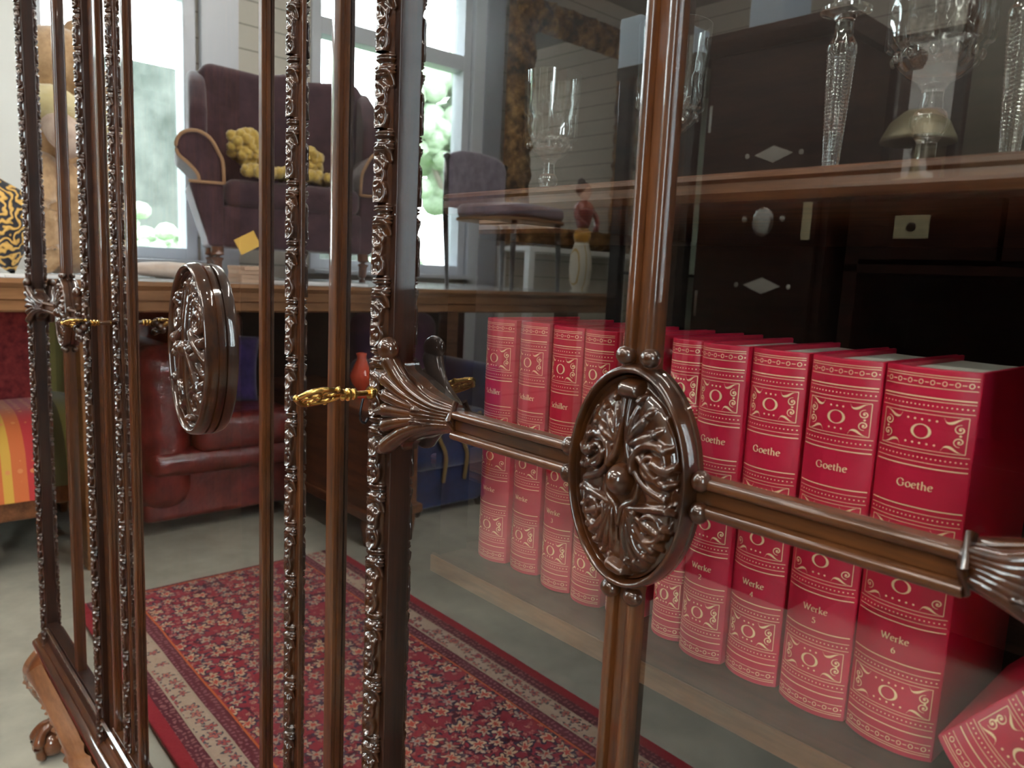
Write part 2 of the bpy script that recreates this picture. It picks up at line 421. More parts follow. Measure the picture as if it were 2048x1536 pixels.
# carved edge bead: one repeat as a relief on a half round, repeated along the strip
def bead_mesh(R, period, squash=1.0):
    nt, nz = 26, 64
    T = np.linspace(-PI / 2, PI / 2, nt)[None, :]; Z = np.linspace(0, 1, nz)[:, None]
    uu = T / (PI / 2) + 0 * Z; zz = Z + 0 * T
    H = np.zeros_like(uu)
    A = 0.020 / period                                  # aspect so that circles look round
    def dd(u0, z0): return np.sqrt(((uu - u0) * 0.62) ** 2 + ((zz - z0) / A * 0.62) ** 2)
    # rosette ring with a bead in it
    d = dd(0.05, 0.14); H = np.maximum(H, 0.95 * np.exp(-((d - 0.27) / 0.085) ** 2)); H = np.maximum(H, 0.8 * np.exp(-(d / 0.12) ** 2))
    # two C scrolls facing each other
    for (u0, z0, sg) in ((-.12, .37, 1), (.12, .55, -1)):
        d = dd(u0, z0); th = np.arctan2((zz - z0) / A, (uu - u0) * sg)
        arm = np.exp(-((d - 0.33 - 0.035 * th) / 0.075) ** 2); H = np.maximum(H, 0.9 * arm)
        H = np.maximum(H, 0.75 * np.exp(-(dd(u0 + .1 * sg, z0 + .01) / 0.14) ** 2))
    # leaf flutes
    fl = 0.5 + 0.5 * np.cos(2 * PI * ((zz - 0.70) / 0.052 + 0.55 * np.abs(uu)))
    wnd = np.clip((zz - 0.68) / 0.02, 0, 1) * np.clip((0.845 - zz) / 0.02, 0, 1)
    H = np.maximum(H, wnd * (0.35 + 0.6 * fl))
    # banded collar: three ribs
    rb = 0.5 + 0.5 * np.cos(2 * PI * (zz - 0.90) / 0.045)
    wnd = np.clip((zz - 0.865) / 0.01, 0, 1) * np.clip((0.985 - zz) / 0.01, 0, 1)
    H = np.maximum(H, wnd * (0.25 + 0.6 * rb))
    H *= np.clip((1.02 - np.abs(uu)) / 0.12, 0, 1)
    r = R * (0.62 + 0.42 * H)
    X = r * np.sin(T + 0 * Z); Y = -r * np.cos(T + 0 * Z) * squash
    return [[(X[i, j], Y[i, j], zz[i, j] * period) for j in range(nt)] for i in range(nz)]
def carved_bead(x, y, z0, z1, R, parent=None, squash=1.0, period=0.0565, name='carved_bead', horizontal=None):
    bb = B()
    if horizontal is None:
        n = max(1, round((z1 - z0) / period)); bb.grid(bead_mesh(R, period, squash))
        o = cpart(bb, name, MC, parent, smooth=True); off = Vector((x, y, z0))
        o.location = (o.location + off) if parent is None else off
        md = o.modifiers.new('repeat', 'ARRAY'); md.count = n; md.use_relative_offset = False; md.use_constant_offset = True
        md.constant_offset_displace = (0, 0, period); md.use_merge_vertices = True; md.merge_threshold = 0.0004
    return o

# relief carving from strokes ------------------------------------------------
def seg_dist(U, V, pts, rad):
    """Smooth maximum of rounded strokes. pts [(u,v)], rad [(r)] -> relief 0..1 scaled by radius."""
    H = np.zeros_like(U); pts = [np.array(p, float) for p in pts]
    for i in range(len(pts) - 1):
        a, b = pts[i], pts[i + 1]; d = b - a; L = max(d @ d, 1e-9)
        t = np.clip(((U - a[0]) * d[0] + (V - a[1]) * d[1]) / L, 0, 1)
        q = np.sqrt((U - a[0] - t * d[0]) ** 2 + (V - a[1] - t * d[1]) ** 2); r = rad[i] * (1 - t) + rad[i + 1] * t
        s_ = 1 - (q / np.maximum(r, 1e-5)) ** 2
        H = np.maximum(H, np.sqrt(np.clip(s_, 0, 1)) * np.minimum(1, r / 0.07) )
    return H
def stroke(H, U, V, pts, r0, r1, amp=1.0, rm=None, n=6):
    r0, r1 = r0 * SW, r1 * SW
    if rm is not None: rm *= SW
    P = spline(pts, n); m = len(P); rr = []
    for i in range(m):
        t = i / (m - 1); r = r0 * (1 - t) + r1 * t
        if rm is not None: r += (rm - (r0 + r1) / 2) * 4 * t * (1 - t)
        rr.append(r)
    return np.maximum(H, amp * seg_dist(U, V, P, rr))
def spiral(c, r0, r1, a0, turns, n=26, sx=1.0):
    out = []
    for i in range(n + 1):
        t = i / n; a = math.radians(a0) + 2 * PI * turns * t; r = r0 * (1 - t) + r1 * t
        out.append((c[0] + sx * r * math.cos(a), c[1] + r * 0.72 * math.sin(a)))
    return out
SW = 1.12
def relief_acanthus(U, V):
    H = np.zeros_like(U)
    H = np.maximum(H, 0.0)
    # centre boss and its cup
    d = np.sqrt((U / .20) ** 2 + ((V + .0) / .155) ** 2); H = np.maximum(H, 1.55 * np.sqrt(np.clip(1 - d ** 2, 0, 1)))
    for s in (-1, 1):
        H = np.maximum(H, .42 * seg_dist(U, V, spline([(s * .20, .66), (s * .46, .52), (s * .62, .22), (s * .56, -.02)], 5), [.20] * 16))
        H = np.maximum(H, .40 * seg_dist(U, V, spline([(s * .58, -.22), (s * .52, -.45), (s * .30, -.68), (s * .14, -.72)], 5), [.19] * 16))
        H = stroke(H, U, V, [(s * .30, -.02), (s * .24, -.17), (s * .06, -.27), (0, -.42)], .03, .05, .8)
        # long stems that part above the boss
        H = stroke(H, U, V, [(s * .05, .80), (s * .05, .50), (s * .14, .22), (s * .40, .0), (s * .72, -.10)], .045, .04, 1.0)
        # upper volute
        H = stroke(H, U, V, spiral((s * .50, .20), .30, .05, 200 if s > 0 else -20, -1.6 * s, 34), .05, .035, 1.15, n=2)
        H = stroke(H, U, V, [(s * .56, .22), (s * .72, .18), (s * .83, .22)], .07, .04, 1.2)
        # upper leaves
        for (e, m, r) in (((.22, .78), (.13, .55), .055), ((.40, .66), (.22, .50), .06), ((.56, .50), (.34, .42), .06), ((.72, .36), (.50, .38), .055), ((.80, .04), (.62, .06), .05)):
            H = stroke(H, U, V, [(s * .10, .34), (s * m[0], m[1]), (s * e[0], e[1])], .03, .02, 1.0, rm=r)
            for o_ in (-.055, .055):
                H = stroke(H, U, V, [(s * (.12 + o_ * .3), .34 + o_ * .3), (s * (m[0] + o_ * .8), m[1] + o_ * .9), (s * (e[0] + o_ * .9), e[1] - .06 + o_ * .5)], .022, .016, .82, rm=.030)
            H = stroke(H, U, V, [(s * e[0] * .93, e[1] * .97), (s * (e[0] + .05), e[1] + .03)], .05, .02, 1.25)
        H = stroke(H, U, V, [(s * .62, .62), (s * .78, .42), (s * .86, .20)], .025, .025, .9)
        # lower volute
        H = stroke(H, U, V, spiral((s * .50, -.38), .26, .05, 150 if s > 0 else 30, 1.5 * s, 32), .045, .03, 1.1, n=2)
        for (e, m, r) in (((.16, -.80), (.10, -.55), .05), ((.32, -.78), (.20, -.58), .055), ((.48, -.70), (.32, -.60), .055), ((.64, -.56), (.50, -.58), .05), ((.76, -.38), (.66, -.44), .045), ((.80, -.20), (.64, -.20), .045)):
            H = stroke(H, U, V, [(s * .12, -.26), (s * m[0], m[1]), (s * e[0], e[1])], .028, .02, .95, rm=r)
            for o_ in (-.05, .05):
                H = stroke(H, U, V, [(s * (.12 + o_ * .3), -.27 - o_ * .3), (s * (m[0] + o_ * .8), m[1] + o_ * .7), (s * (e[0] + o_ * .8), e[1] + .05 + o_ * .5)], .020, .014, .8, rm=.028)
            H = stroke(H, U, V, [(s * e[0] * .95, e[1] * .97), (s * (e[0] + .045), e[1] - .02)], .045, .02, 1.2)
        H = stroke(H, U, V, [(s * .035, -.42), (s * .04, -.62), (s * .06, -.86)], .03, .02, .9)
    H = stroke(H, U, V, [(-.10, .85), (.12, .84)], .09, .08, 1.2)
    H = stroke(H, U, V, [(-.14, -.86), (.10, -.90)], .08, .07, 1.2)
    return H
def relief_scrolls(U, V):
    H = np.zeros_like(U)
    for s in (-1, 1):
        for x in (.10, .24): H = stroke(H, U, V, [(s * x, .80), (s * x * 1.15, .45), (s * x * 1.2, .18)], .04, .03, .9)
        H = stroke(H, U, V, spiral((s * .52, .38), .26, .05, 100 if s > 0 else 80, -1.5 * s, 30), .05, .04, 1.1, n=2)
        H = stroke(H, U, V, [(s * .26, .22), (s * .55, .05), (s * .80, -.12)], .05, .03, 1.1, rm=.06)
        H = stroke(H, U, V, [(s * .20, .08), (s * .44, -.10), (s * .66, -.30)], .04, .03, 1.0, rm=.055)
        H = stroke(H, U, V, [(s * .14, -.02), (s * .32, -.24), (s * .46, -.48), (s * .30, -.66)], .05, .04, 1.1)
        H = stroke(H, U, V, spiral((s * .42, -.62), .24, .05, 90, 1.4 * s, 30), .055, .045, 1.15, n=2)
        for (z, u) in ((.66, .40), (.60, .52), (.12, .70), (.02, .36), (-.06, .50), (-.40, .74)): H = stroke(H, U, V, [(s * u, z), (s * (u + .03), z + .02)], .065, .055, 1.35)
    H = stroke(H, U, V, [(0, .85), (0, .2), (0, -.2), (0, -.8)], .04, .05, .9, rm=.07)
    d = np.sqrt((U / .16) ** 2 + ((V - .02) / .11) ** 2); H = np.maximum(H, 1.5 * np.sqrt(np.clip(1 - d ** 2, 0, 1)))
    H = np.maximum(H, 1.3 * np.sqrt(np.clip(1 - (U / .1) ** 2 - ((V + .86) / .06) ** 2, 0, 1)))
    return H
def medallion(parent, cx, cz, a, b, base, amp, relief, nr=92, nt=250, label=None):
    rr = np.concatenate([np.linspace(0.004, 0.86, nr), np.linspace(.87, .985, 22)])
    th = np.linspace(0, 2 * PI, nt, endpoint=False)
    Rr, Th = np.meshgrid(rr, th, indexing='ij'); U = Rr * np.cos(Th); V = Rr * np.sin(Th)
    H = relief(U / .93, V / .93) * amp
    Y = base * .55 + amp * .9 * np.clip(1 - (Rr / .9) ** 2, 0, 1) + H * np.clip((.885 - Rr) / .03, 0, 1)
    rim = np.clip((Rr - .875) / .02, 0, 1)
    rimh = base * .62 + base * .42 * np.sqrt(np.clip(1 - ((Rr - .952) / .040) ** 2, 0, 1))
    rimh = np.maximum(rimh, base * .62 + base * .16 * np.sqrt(np.clip(1 - ((Rr - .893) / .014) ** 2, 0, 1)))
    Y = Y * (1 - rim) + rimh * rim
    P = [[(cx + a * U[i, j], -Y[i, j], cz + b * V[i, j]) for j in range(nt)] for i in range(len(rr))]
    for (q, y) in ((1.0, base * .52), (1.0, base * .40), (.975, base * .36), (.975, base * .30), (1.0, base * .26), (1.0, 0.0005)):
        P.append([(cx + a * q * math.cos(t), -y, cz + b * q * math.sin(t)) for t in th])
    bb = B().grid(P, wrap=True); bb.add([(cx, -float(Y[0, 0]), cz)], [])
    n0 = len(bb.v) - 1; bb.f += [(n0, j, (j + 1) % nt) for j in range(nt)]
    m = len(P) - 1; bb.f.append(tuple(m * nt + j for j in range(nt)))
    return cpart(bb, 'medallion', MC, parent, smooth=True, sharp=50)

def acanthus(parent, xa, xb, cz, wa, wb, ya, yb, seed=0, name='acanthus_leaf'):
    """Leaf that flares from a glazing bar (xa) to the stile (xb)."""
    ns, nv = 70, 90; s = np.linspace(0, 1, ns)[:, None]; v = np.linspace(-1, 1, nv)[None, :]
    sgn = 1 if xb > xa else -1; L = abs(xb - xa)
    half = wa * .85 + (wb * .92 - wa * .85) * s ** 1.35
    lob = 0.5 + 0.5 * np.cos(2 * PI * v * 2.5)                 # lobed outer end
    xs = s * (1 - 0.16 * (1 - lob) * s ** 6) * L
    sv = s + 0 * v; vv = v + 0 * s
    wave = 0.05 * np.sin(s * 13) * s * np.sign(v)
    z = half * (v + wave * np.abs(v)) + 0 * s
    arch = np.sqrt(np.clip(1 - (v * .97) ** 2, 0, 1))
    y = (ya * .9 + (yb * .72 - ya * .9) * s ** 1.3) * (0.35 + 0.65 * arch)
    y = y + 0.007 * np.sin(PI * s) ** 2 * arch
    rid = (0.5 + 0.5 * np.cos(2 * PI * (v * 1.5 + .10 * np.sin(6 * s + seed) + 0.5))) ** 0.55 + .13 * np.cos(2 * PI * (v * (4.5 - 1.0 * s) + .25 * np.sin(5 * s + seed)))
    y = y + 0.0040 * (rid - .5) * np.clip(s * 3, 0, 1) * np.clip((1 - s) * 12, .35, 1)
    for (us, vs, rs, ah) in ((.55, .25, .13, .004), (.40, -.45, .10, .003), (.75, -.35, .12, .004), (.82, .55, .10, .0035)):
        q = np.sqrt(((sv - us) / rs) ** 2 + ((vv - vs) / (rs * 1.6)) ** 2)
        y = y + ah * np.exp(-((q - 1) / .35) ** 2) - ah * .8 * np.exp(-(q / .5) ** 2)
    P = [[(xa + sgn * xs[i, j], -y[i, j], cz + z[i, j]) for j in range(nv)] for i in range(ns)]
    bb = B().grid(P)
    Q = [[(xa + sgn * xs[i, j], -0.0008, cz + z[i, j]) for j in range(0, nv, 3)] for i in (0, ns - 1)]
    # close the rim down to the glass
    rim = [P[0][j] for j in range(nv)] + [P[i][nv - 1] for i in range(1, ns)] + [P[ns - 1][j] for j in range(nv - 2, -1, -1)] + [P[i][0] for i in range(ns - 2, 0, -1)]
    n = len(rim); bb.add(rim + [(p[0], -0.0006, p[2]) for p in rim], [(i, (i + 1) % n, (i + 1) % n + n, i + n) for i in range(n)])
    # overlapping lobes fanning out to the stile, the outer two curled over
    zs = [.93, .60, .27, -.06, -.40, -.80]; rs = [.0088, .0086, .0082, .0080, .0084, .0090]
    for q, (zt, r) in enumerate(zip(zs, rs)):
        z1 = wb * zt; pt = [(xa, -ya * .55, cz + z1 * .16), (xa + sgn * L * .30, -ya * 1.12, cz + z1 * .24), (xa + sgn * L * .64, -yb * .84, cz + z1 * .56)]
        k2 = r * .26
        if q == 0: pt += [(xa + sgn * L * .84, -yb * 1.02, cz + z1 * 1.02), (xa + sgn * L * .86, -yb * 1.10, cz + z1 * 1.30)]; k2 = r * .8
        elif q == 5: pt += [(xa + sgn * L * .90, -yb * 1.0, cz + z1 * 1.02), (xa + sgn * L * .98, -yb * 1.15, cz + z1 * 1.16)]; k2 = r * .5
        else: pt += [(xa + sgn * L * .90, -yb * 1.02, cz + z1), (xa + sgn * L * (1.04, 1.04, .93, 1.05, .94)[q], -yb * (1.12 + .10 * (q % 2)), cz + z1 * 1.0 + (.0, .004, .003, -.003, -.004)[q])]
        P_ = spline(pt, 6); m_ = len(P_)
        bb.tube(P_, [np.interp(i_ / (m_ - 1), [0, .35, .75, 1], [.0034, .0062, r, k2]) for i_ in range(m_)], 14, flat=.8)
        # a fine vein along the lobe
        bb.tube([(p[0], p[1] - np.interp(i_ / (m_ - 1), [0, .35, .75, 1], [.0026, .0048, r * .80, k2 * .8]), p[2]) for i_, p in enumerate(P_[:-2])], [.0011] * (m_ - 2), 6)
        if q == 0: bb.ball(tuple(P_[-1]), .0096, 18, 12, (1.1, .85, 1.0))
    for (us, vs) in ((.60, .42), (.52, -.20), (.70, -.58), (.80, .10)):
        bb.tube([(xa + sgn * L * (us + .07 * math.cos(t_)), -yb * .98, cz + wb * (vs * us * 1.1 + .10 * math.sin(t_))) for t_ in np.linspace(0, 2 * PI, 13)[:-1]], .0013, 6, closed=True)
    bb.tube([(xa + sgn * .001, -ya * .5, cz - wa * 1.05), (xa + sgn * .001, -ya * 1.15, cz), (xa + sgn * .001, -ya * .5, cz + wa * 1.05)], .0024, 8)
    return cpart(bb, name, MC, parent, smooth=True, sharp=60)

def glazing_cross(door, xc, zc, x0, x1, z0, z1, w=0.022, h=0.013, med=(0.044, 0.066), relief=relief_acanthus, armx=(None, None), nr=120, nt=320):
    pr = bar_profile(w, h)
    for (a, b) in ((zc + med[1] * .93, z1), (z0, zc - med[1] * .93)):
        cpart(B().prism([(xc + u, -q) for (u, q) in pr], 'z', a, b), 'glazing_bar', MV, door, smooth=True, sharp=35)
    for (a, b) in ((xc + med[0] * .93, x1), (x0, xc - med[0] * .93)):
        cpart(B().prism([(-q, zc + u) for (u, q) in pr], 'x', a, b), 'glazing_bar', MH, door, smooth=True, sharp=35)
    for s in (-1, 1):
        for t in (-1, 1):
            cpart(B().ball((xc + s * w * .40, -h * .78, zc + t * (med[1] + .004)), .0056, 16, 10, (1.15, 1, 1)), 'bead_end', MC, door, smooth=True)
            cpart(B().ball((xc + s * (med[0] + .004), -h * .78, zc + t * w * .40), .0056, 16, 10, (1, 1, 1.1)), 'bead_end', MC, door, smooth=True)
    medallion(door, xc, zc, med[0], med[1], 0.016, 0.0076, relief, nr, nt)

def door_frame(x0, x1, wl, wr, z0=ZB + .07, z1=ZT - .06, yf=-.014, yb=.010):
    bb = B()
    bb.box(x0, x0 + wl, yf, yb, ZB, ZT); bb.box(x1 - wr, x1, yf, yb, ZB, ZT)
    bb.box(x0 + wl, x1 - wr, yf, yb, ZB, z0); bb.box(x0 + wl, x1 - wr, yf, yb, z1, ZT)
    return bb

ZG0, ZG1 = 0.34, 1.91
ZM = 1.067
# right door
dr = cpart(door_frame(-.541, .060, .028, .086, yf=-.0125), 'door', M['mahogany_dark'], bevel=.0012)
cpart(B().box(-.514, -.024, -.0022, .0018, ZG0, ZG1), 'glass_pane', M['pane'], dr)
carved_bead(-.5275, -.0115, ZB, ZT, .0118, dr)
carved_bead(-.006, -.0115, ZB, ZT, .0118, dr)
glazing_cross(dr, -.2685, ZM, -.437, -.093, ZG0, ZG1, w=.0215, h=.012)
acanthus(dr, -.436, -.512, ZM + .004, .0125, .0385, .012, .022)
acanthus(dr, -.094, -.026, ZM + .004, .0125, .0385, .012, .022, seed=2)
# left door
dl = cpart(door_frame(-1.938, -1.436, .033, .030, yf=-.0125), 'door', M['mahogany_dark'], bevel=.0012)
cpart(B().box(-1.906, -1.465, -.0022, .0018, ZG0, ZG1), 'glass_pane', M['pane'], dl)
carved_bead(-1.922, -.0115, ZB, ZT, .0118, dl)
carved_bead(-1.449, -.0115, ZB, ZT, .0118, dl)
glazing_cross(dl, -1.647, ZM, -1.830, -1.500, ZG0, ZG1, w=.0215, h=.012, nr=56, nt=140)
acanthus(dl, -1.830, -1.905, ZM, .0125, .0385, .012, .022)
acanthus(dl, -1.500, -1.466, ZM, .0125, .0385, .012, .022, seed=2)
# centre section: one broad glazed front with applied bars
cf = B().box(-1.435, -1.395, -.004, .010, ZB, ZT).box(-1.395, -.542, -.010, .010, ZB, ZG0).box(-1.395, -.542, -.010, .010, ZG1, ZT)
cen = cpart(cf, 'centre_front', MH, bevel=.0015)
cpart(B().box(-1.395, -.542, -.0022, .0018, ZG0, ZG1), 'glass_pane', M['pane'], cen)
for x0, x1, h in ((-.6245, -.6095, .010), (-1.392, -1.374, .009), (-.7745, -.7655, .009), (-1.243, -1.230, .009)):
    w = x1 - x0; pr = [(x0, 0), (x0, -h * .9), (x0 + w * .1, -h), (x0 + w * .86, -h), (x1 - .0003, -h * .92), (x1 - .0003, -h * .62), (x1 - .0012, -h * .56), (x1 - .0012, -h * .50), (x1, -h * .44), (x1, 0)]
    cpart(B().prism(pr, 'z', ZG0 - .01, ZG1 + .01), 'glazing_bar', MV, cen, smooth=True, sharp=30)
for xc in (-.702, -1.305):
    cpart(B().box(xc - .0125, xc + .0135, -.0045, 0, ZG0 - .01, ZG1 + .01), 'bead_backing', MV, cen, bevel=.001)
    carved_bead(xc, -.0035, ZB + .03, ZT, .0098, cen)
medallion(cen, -.955, 1.069, .066, .107, .022, .0085, relief_scrolls, 76, 200)

# carcass
cs = B()
cs.box(XL, -1.939, -.010, .48, .20, ZT); cs.box(.061, XR, -.010, .48, .20, ZT)       # side panels and corner posts
cs.box(XL, XR, .010, .48, .29, .325); cs.box(XL, XR, .010, .48, ZT - .03, ZT)
carc = cpart(cs, 'carcass', MV, bevel=.002)
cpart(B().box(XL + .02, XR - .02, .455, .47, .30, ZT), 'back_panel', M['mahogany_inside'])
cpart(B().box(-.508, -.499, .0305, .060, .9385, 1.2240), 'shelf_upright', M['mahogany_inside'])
def shelf_profile(z0, z1, y0, y1):
    h = z1 - z0; return [(y0 + .004, z1), (y0 + .001, z1 - .0015), (y0, z1 - .004), (y0 + .0015, z1 - .006), (y0 + .0005, z0 + .006), (y0 + .003, z0 + .0015), (y0 + .006, z0), (y1, z0), (y1, z1)]
M['shelf_top'] = wood('shelf_lacquer', (0.022, 0.008, 0.005), (0.070, 0.025, 0.012), grain=(0.8, 8, 8), scale=9, rough=0.2, coat=1.0, crough=0.03)
M['shelf_wood'] = wood('shelf_wood', (0.035, 0.012, 0.005), (0.14, 0.050, 0.018), grain=(0.8, 8, 8), scale=9, rough=0.35, coat=0.25, crough=0.25)
for zz, th in ((.938, .019), (1.242, .0175)):
    cpart(B().prism(shelf_profile(zz - th, zz, .030, .45), 'x', -.510, .060), 'shelf', M['shelf_top'] if zz < 1 else M['shelf_wood'], smooth=True, sharp=30)
    cpart(B().prism(shelf_profile(zz - th, zz, .240, .45), 'x', -.80, -.511), 'shelf', M['shelf_top'] if zz < 1 else M['shelf_wood'], smooth=True, sharp=30)
for x_ in (-.16, -.36, -.75):  # unseen spots added under the cabinet top to put highlights on the crystal
    lp_ = cpart(B().lathe([(.001, 1.9385), (.026, 1.9385), (.030, 1.9345), (.030, 1.9300), (.024, 1.9290), (.001, 1.9290)], (x_, .12, 0), 20), 'added_spot', M['lamp_white'], smooth=True, sharp=40)
    cpart(B().lathe([(.001, 1.9286), (.022, 1.9286), (.022, 1.9280), (.001, 1.9280)], (x_, .12, 0), 20), 'added_spot_glow', M['added_spot_light'], lp_)
M['lipping'] = wood('shelf_lipping', (0.07, 0.025, 0.009), (0.20, 0.078, 0.028), grain=(0.8, 8, 8), scale=9, rough=0.3, coat=0.4)
cpart(B().box(-.509, .059, .0284, .0302, .9215, .9362), 'shelf_lipping', M['lipping'], bevel=.0006)
# top cornice
cpart(B().prism([(-.05, ZT + .09), (-.05, ZT + .06), (-.03, ZT + .04), (-.02, ZT), (.48, ZT), (.48, ZT + .09)], 'x', XL - .04, XR + .04), 'cornice', MH, smooth=True, sharp=30)
# base mouldings: stepped profile
bm_prof = [(-.004, .30), (-.010, .297), (-.013, .290), (-.016, .288), (-.020, .284), (-.0205, .278), (-.026, .276), (-.031, .272), (-.032, .266), (-.028, .260), (-.020, .256), (-.014, .25), (.02, .25), (.02, .30)]
cpart(B().prism(bm_prof, 'x', XL - .012, XR + .012), 'base_moulding', MH, smooth=True, sharp=30)
# small gadroon along the bottom rails of the doors
gb = B(); x = -1.895
while x < -.03:
    if not (-1.47 < x < -1.39 or -.545 < x < -.505): gb.ball((x, -.0150, ZG0 - .012), .0052, 8, 6, (1.7, .8, 1))
    x += .026
gb.prism([(-.014, ZG0 - .004), (-.0185, ZG0 - .006), (-.0185, ZG0 - .0085), (-.014, ZG0 - .010)], 'x', -1.885, -.024)
o = cpart(gb, 'rail_carving', MC, smooth=True, sharp=40)
# bombe apron with carved, scalloped lower edge
def apron():
    nx, nz = 620, 34; P = []
    for i in range(nx):
        x = XL - .005 + (XR - XL + .01) * i / (nx - 1)
        t = (x - XL) / 1.0
        per = 0.98; q = ((x - XL) % per) / per
        low = .215 - .050 * math.exp(-((min(q, 1 - q)) / .11) ** 2) - .028 * math.exp(-((q - .5) / .10) ** 2)
        sc = .0055 * abs(math.sin((x - XL) * 62)); row = []
        for j in range(nz):
            s = j / (nz - 1); z = .252 + (low - sc * (s > .9) - .252) * s
            y = -.020 - .030 * math.sin(PI * min(1, s * .85 + .1)) - .010 * s
            edge = math.exp(-((s - .82) / .12) ** 2)
            y -= edge * (.0060 + .0055 * math.sin((x - XL) * 62 * 2) * math.cos(s * 22 + x * 60) + .0012 * math.sin(x * 260 + s * 20))
            y -= .006 * math.exp(-((q - .5) / .05) ** 2) * abs(math.sin(s * 9 + x * 60))
            row.append((x, y, z))
        row += [(x, row[-1][1] + .012, row[-1][2] + .001), (x, -.01, .25)]
        P.append(row)
    return B().grid(P)
M['apron_wood'] = wood('apron_polish', (0.15, 0.060, 0.026), (0.34, 0.155, 0.07), grain=(0.7, 5, 5), scale=7, rough=0.22, coat=1.0, crough=0.05)
M['foot_wood'] = wood('foot_polish', (0.10, 0.032, 0.012), (0.22, 0.075, 0.028), grain=(2, 2, 2), scale=10, rough=0.18, coat=1.0)
cpart(apron(), 'apron', M['apron_wood'], smooth=True, sharp=60)
def claw_foot(x, y, dx, dy):
    bb = B(); d = Vector((dx, dy, 0)).normalized()
    pts = spline([(0, 0, .245), tuple(d * .030 + Vector((0, 0, .20))), tuple(d * .012 + Vector((0, 0, .14))), tuple(-d * .004 + Vector((0, 0, .095))), tuple(d * .010 + Vector((0, 0, .070)))], 6)
    n = len(pts); bb.tube(pts, [np.interp(i / (n - 1), [0, .25, .6, .85, 1], [.048, .044, .022, .017, .026]) for i in range(n)], 16)
    c = d * .022; bb.ball((c.x, c.y, .036), .034, 20, 12, (1, 1, .95))
    for a in (-62, 0, 62, 180):
        e = Matrix.Rotation(math.radians(a), 3, 'Z') @ d
        cl = spline([tuple(d * .008 + Vector((0, 0, .086))), tuple(c + e * .024 + Vector((0, 0, .074))), tuple(c + e * .039 + Vector((0, 0, .045))), tuple(c + e * .033 + Vector((0, 0, .016))), tuple(c + e * .025 + Vector((0, 0, .004)))], 5)
        m = len(cl); bb.tube(cl, [np.interp(i / (m - 1), [0, .3, .45, .6, .72, 1], [.012, .010, .013, .009, .0115, .0045]) for i in range(m)], 10)
        bb.ball(tuple(cl[int(m * .45)]), .0125, 10, 8)
    o = cpart(bb, 'claw_foot', M['foot_wood'], smooth=True); o.location = o.location + Vector((x, y, 0)); return o
claw_foot(-1.915, .012, -.6, -1); claw_foot(-.99, .012, 0, -1); claw_foot(.04, .012, .7, -1)
claw_foot(-1.915, .42, -1, .5); claw_foot(.04, .42, 1, .5)

# brass keys in the locks
def brass_key(loc, label, tilt, dark=False):
    t = thing('door_key', label, 'key', loc, 0)
    mt = M['brass']
    bb = B().tube([(0, .012, 0), (0, -.032, 0)], .0022, 12)
    prof = [(.0022, -.004), (.0034, -.005), (.0034, -.0065), (.0022, -.0075), (.0022, -.020), (.0046, -.0215), (.0046, -.0235), (.003, -.025), (.0052, -.0265), (.0052, -.0285), (.003, -.030), (.0048, -.0315), (.0048, -.0330), (.002, -.035)]
    bb.lathe(prof, (0, 0, 0), 16, axis='y')
    bb.go('shaft', mt, t, smooth=True, sharp=40)
    ca, sa = math.cos(tilt), math.sin(tilt)
    if dark:
        kb = B()
        for i in range(9):
            a = 2 * PI * i / 9; kb.ball((.009 * math.cos(a), -.045 + .006 * math.sin(3 * a), -.006 + .009 * math.sin(a)), .0058, 10, 8)
        kb.tube([(0, .005, 0), (0, -.032, 0)], .0034, 10)
        kb.go('rosette', MC, t, smooth=True)
    def Q(u, w): return (u * ca, -w, u * sa)
    bw_ = B()
    out = [Q(.0135 * math.sin(a) * (1 + .12 * math.cos(3 * a)), .052 - .018 * math.cos(a)) for a in np.linspace(0, 2 * PI, 34)[:-1]]
    bw_.tube(out, .0021, 8, closed=True)
    for s in (-1, 1):
        bw_.tube([Q(s * (.0055 + .0045 * math.cos(a)), .046 + .0055 * math.sin(a)) for a in np.linspace(0, 2 * PI, 17)[:-1]], .0014, 8, closed=True)
        bw_.tube([Q(s * (.005 + .004 * math.cos(a)), .059 + .005 * math.sin(a)) for a in np.linspace(0, 2 * PI, 17)[:-1]], .0013, 8, closed=True)
        bw_.ball(Q(s * .0125, .042), .0026, 8, 6); bw_.ball(Q(s * .0135, .056), .0024, 8, 6)
    bw_.tube([Q(0, .034), Q(0, .068)], .0017, 8); bw_.ball(Q(0, .0715), .003, 10, 8); bw_.ball(Q(0, .0535), .0034, 10, 8)
    bw_.go('bow', mt, t, smooth=True)
    return t
brass_key((-.5275, -.0165, 1.079), 'brass key with openwork bow in the lock of the right door', math.radians(32))
brass_key((-1.300, -.012, 1.075), 'small brass key with dark rosette in the lock beside the far left door', math.radians(24), True)
e_ = cpart(B().lathe([(.0005, -.0255), (.0045, -.0255), (.0055, -.024), (.0055, -.018)], (0, 0, 0), 14, axis='y'), 'key_escutcheon', M['brass'], dr, smooth=True, sharp=40)
e_.location = (-.5275, 0, 1.079)
h_ = cpart(B().tube(spline([(0, -.034, -.003), (0, -.036, -.012), (0, -.036, -.020), (0, -.032, -.023), (0, -.029, -.019)], 4), .0011, 8), 'lock_hook', M['dark_iron'], dr, smooth=True)
h_.location = (-.5215, 0, 1.079)

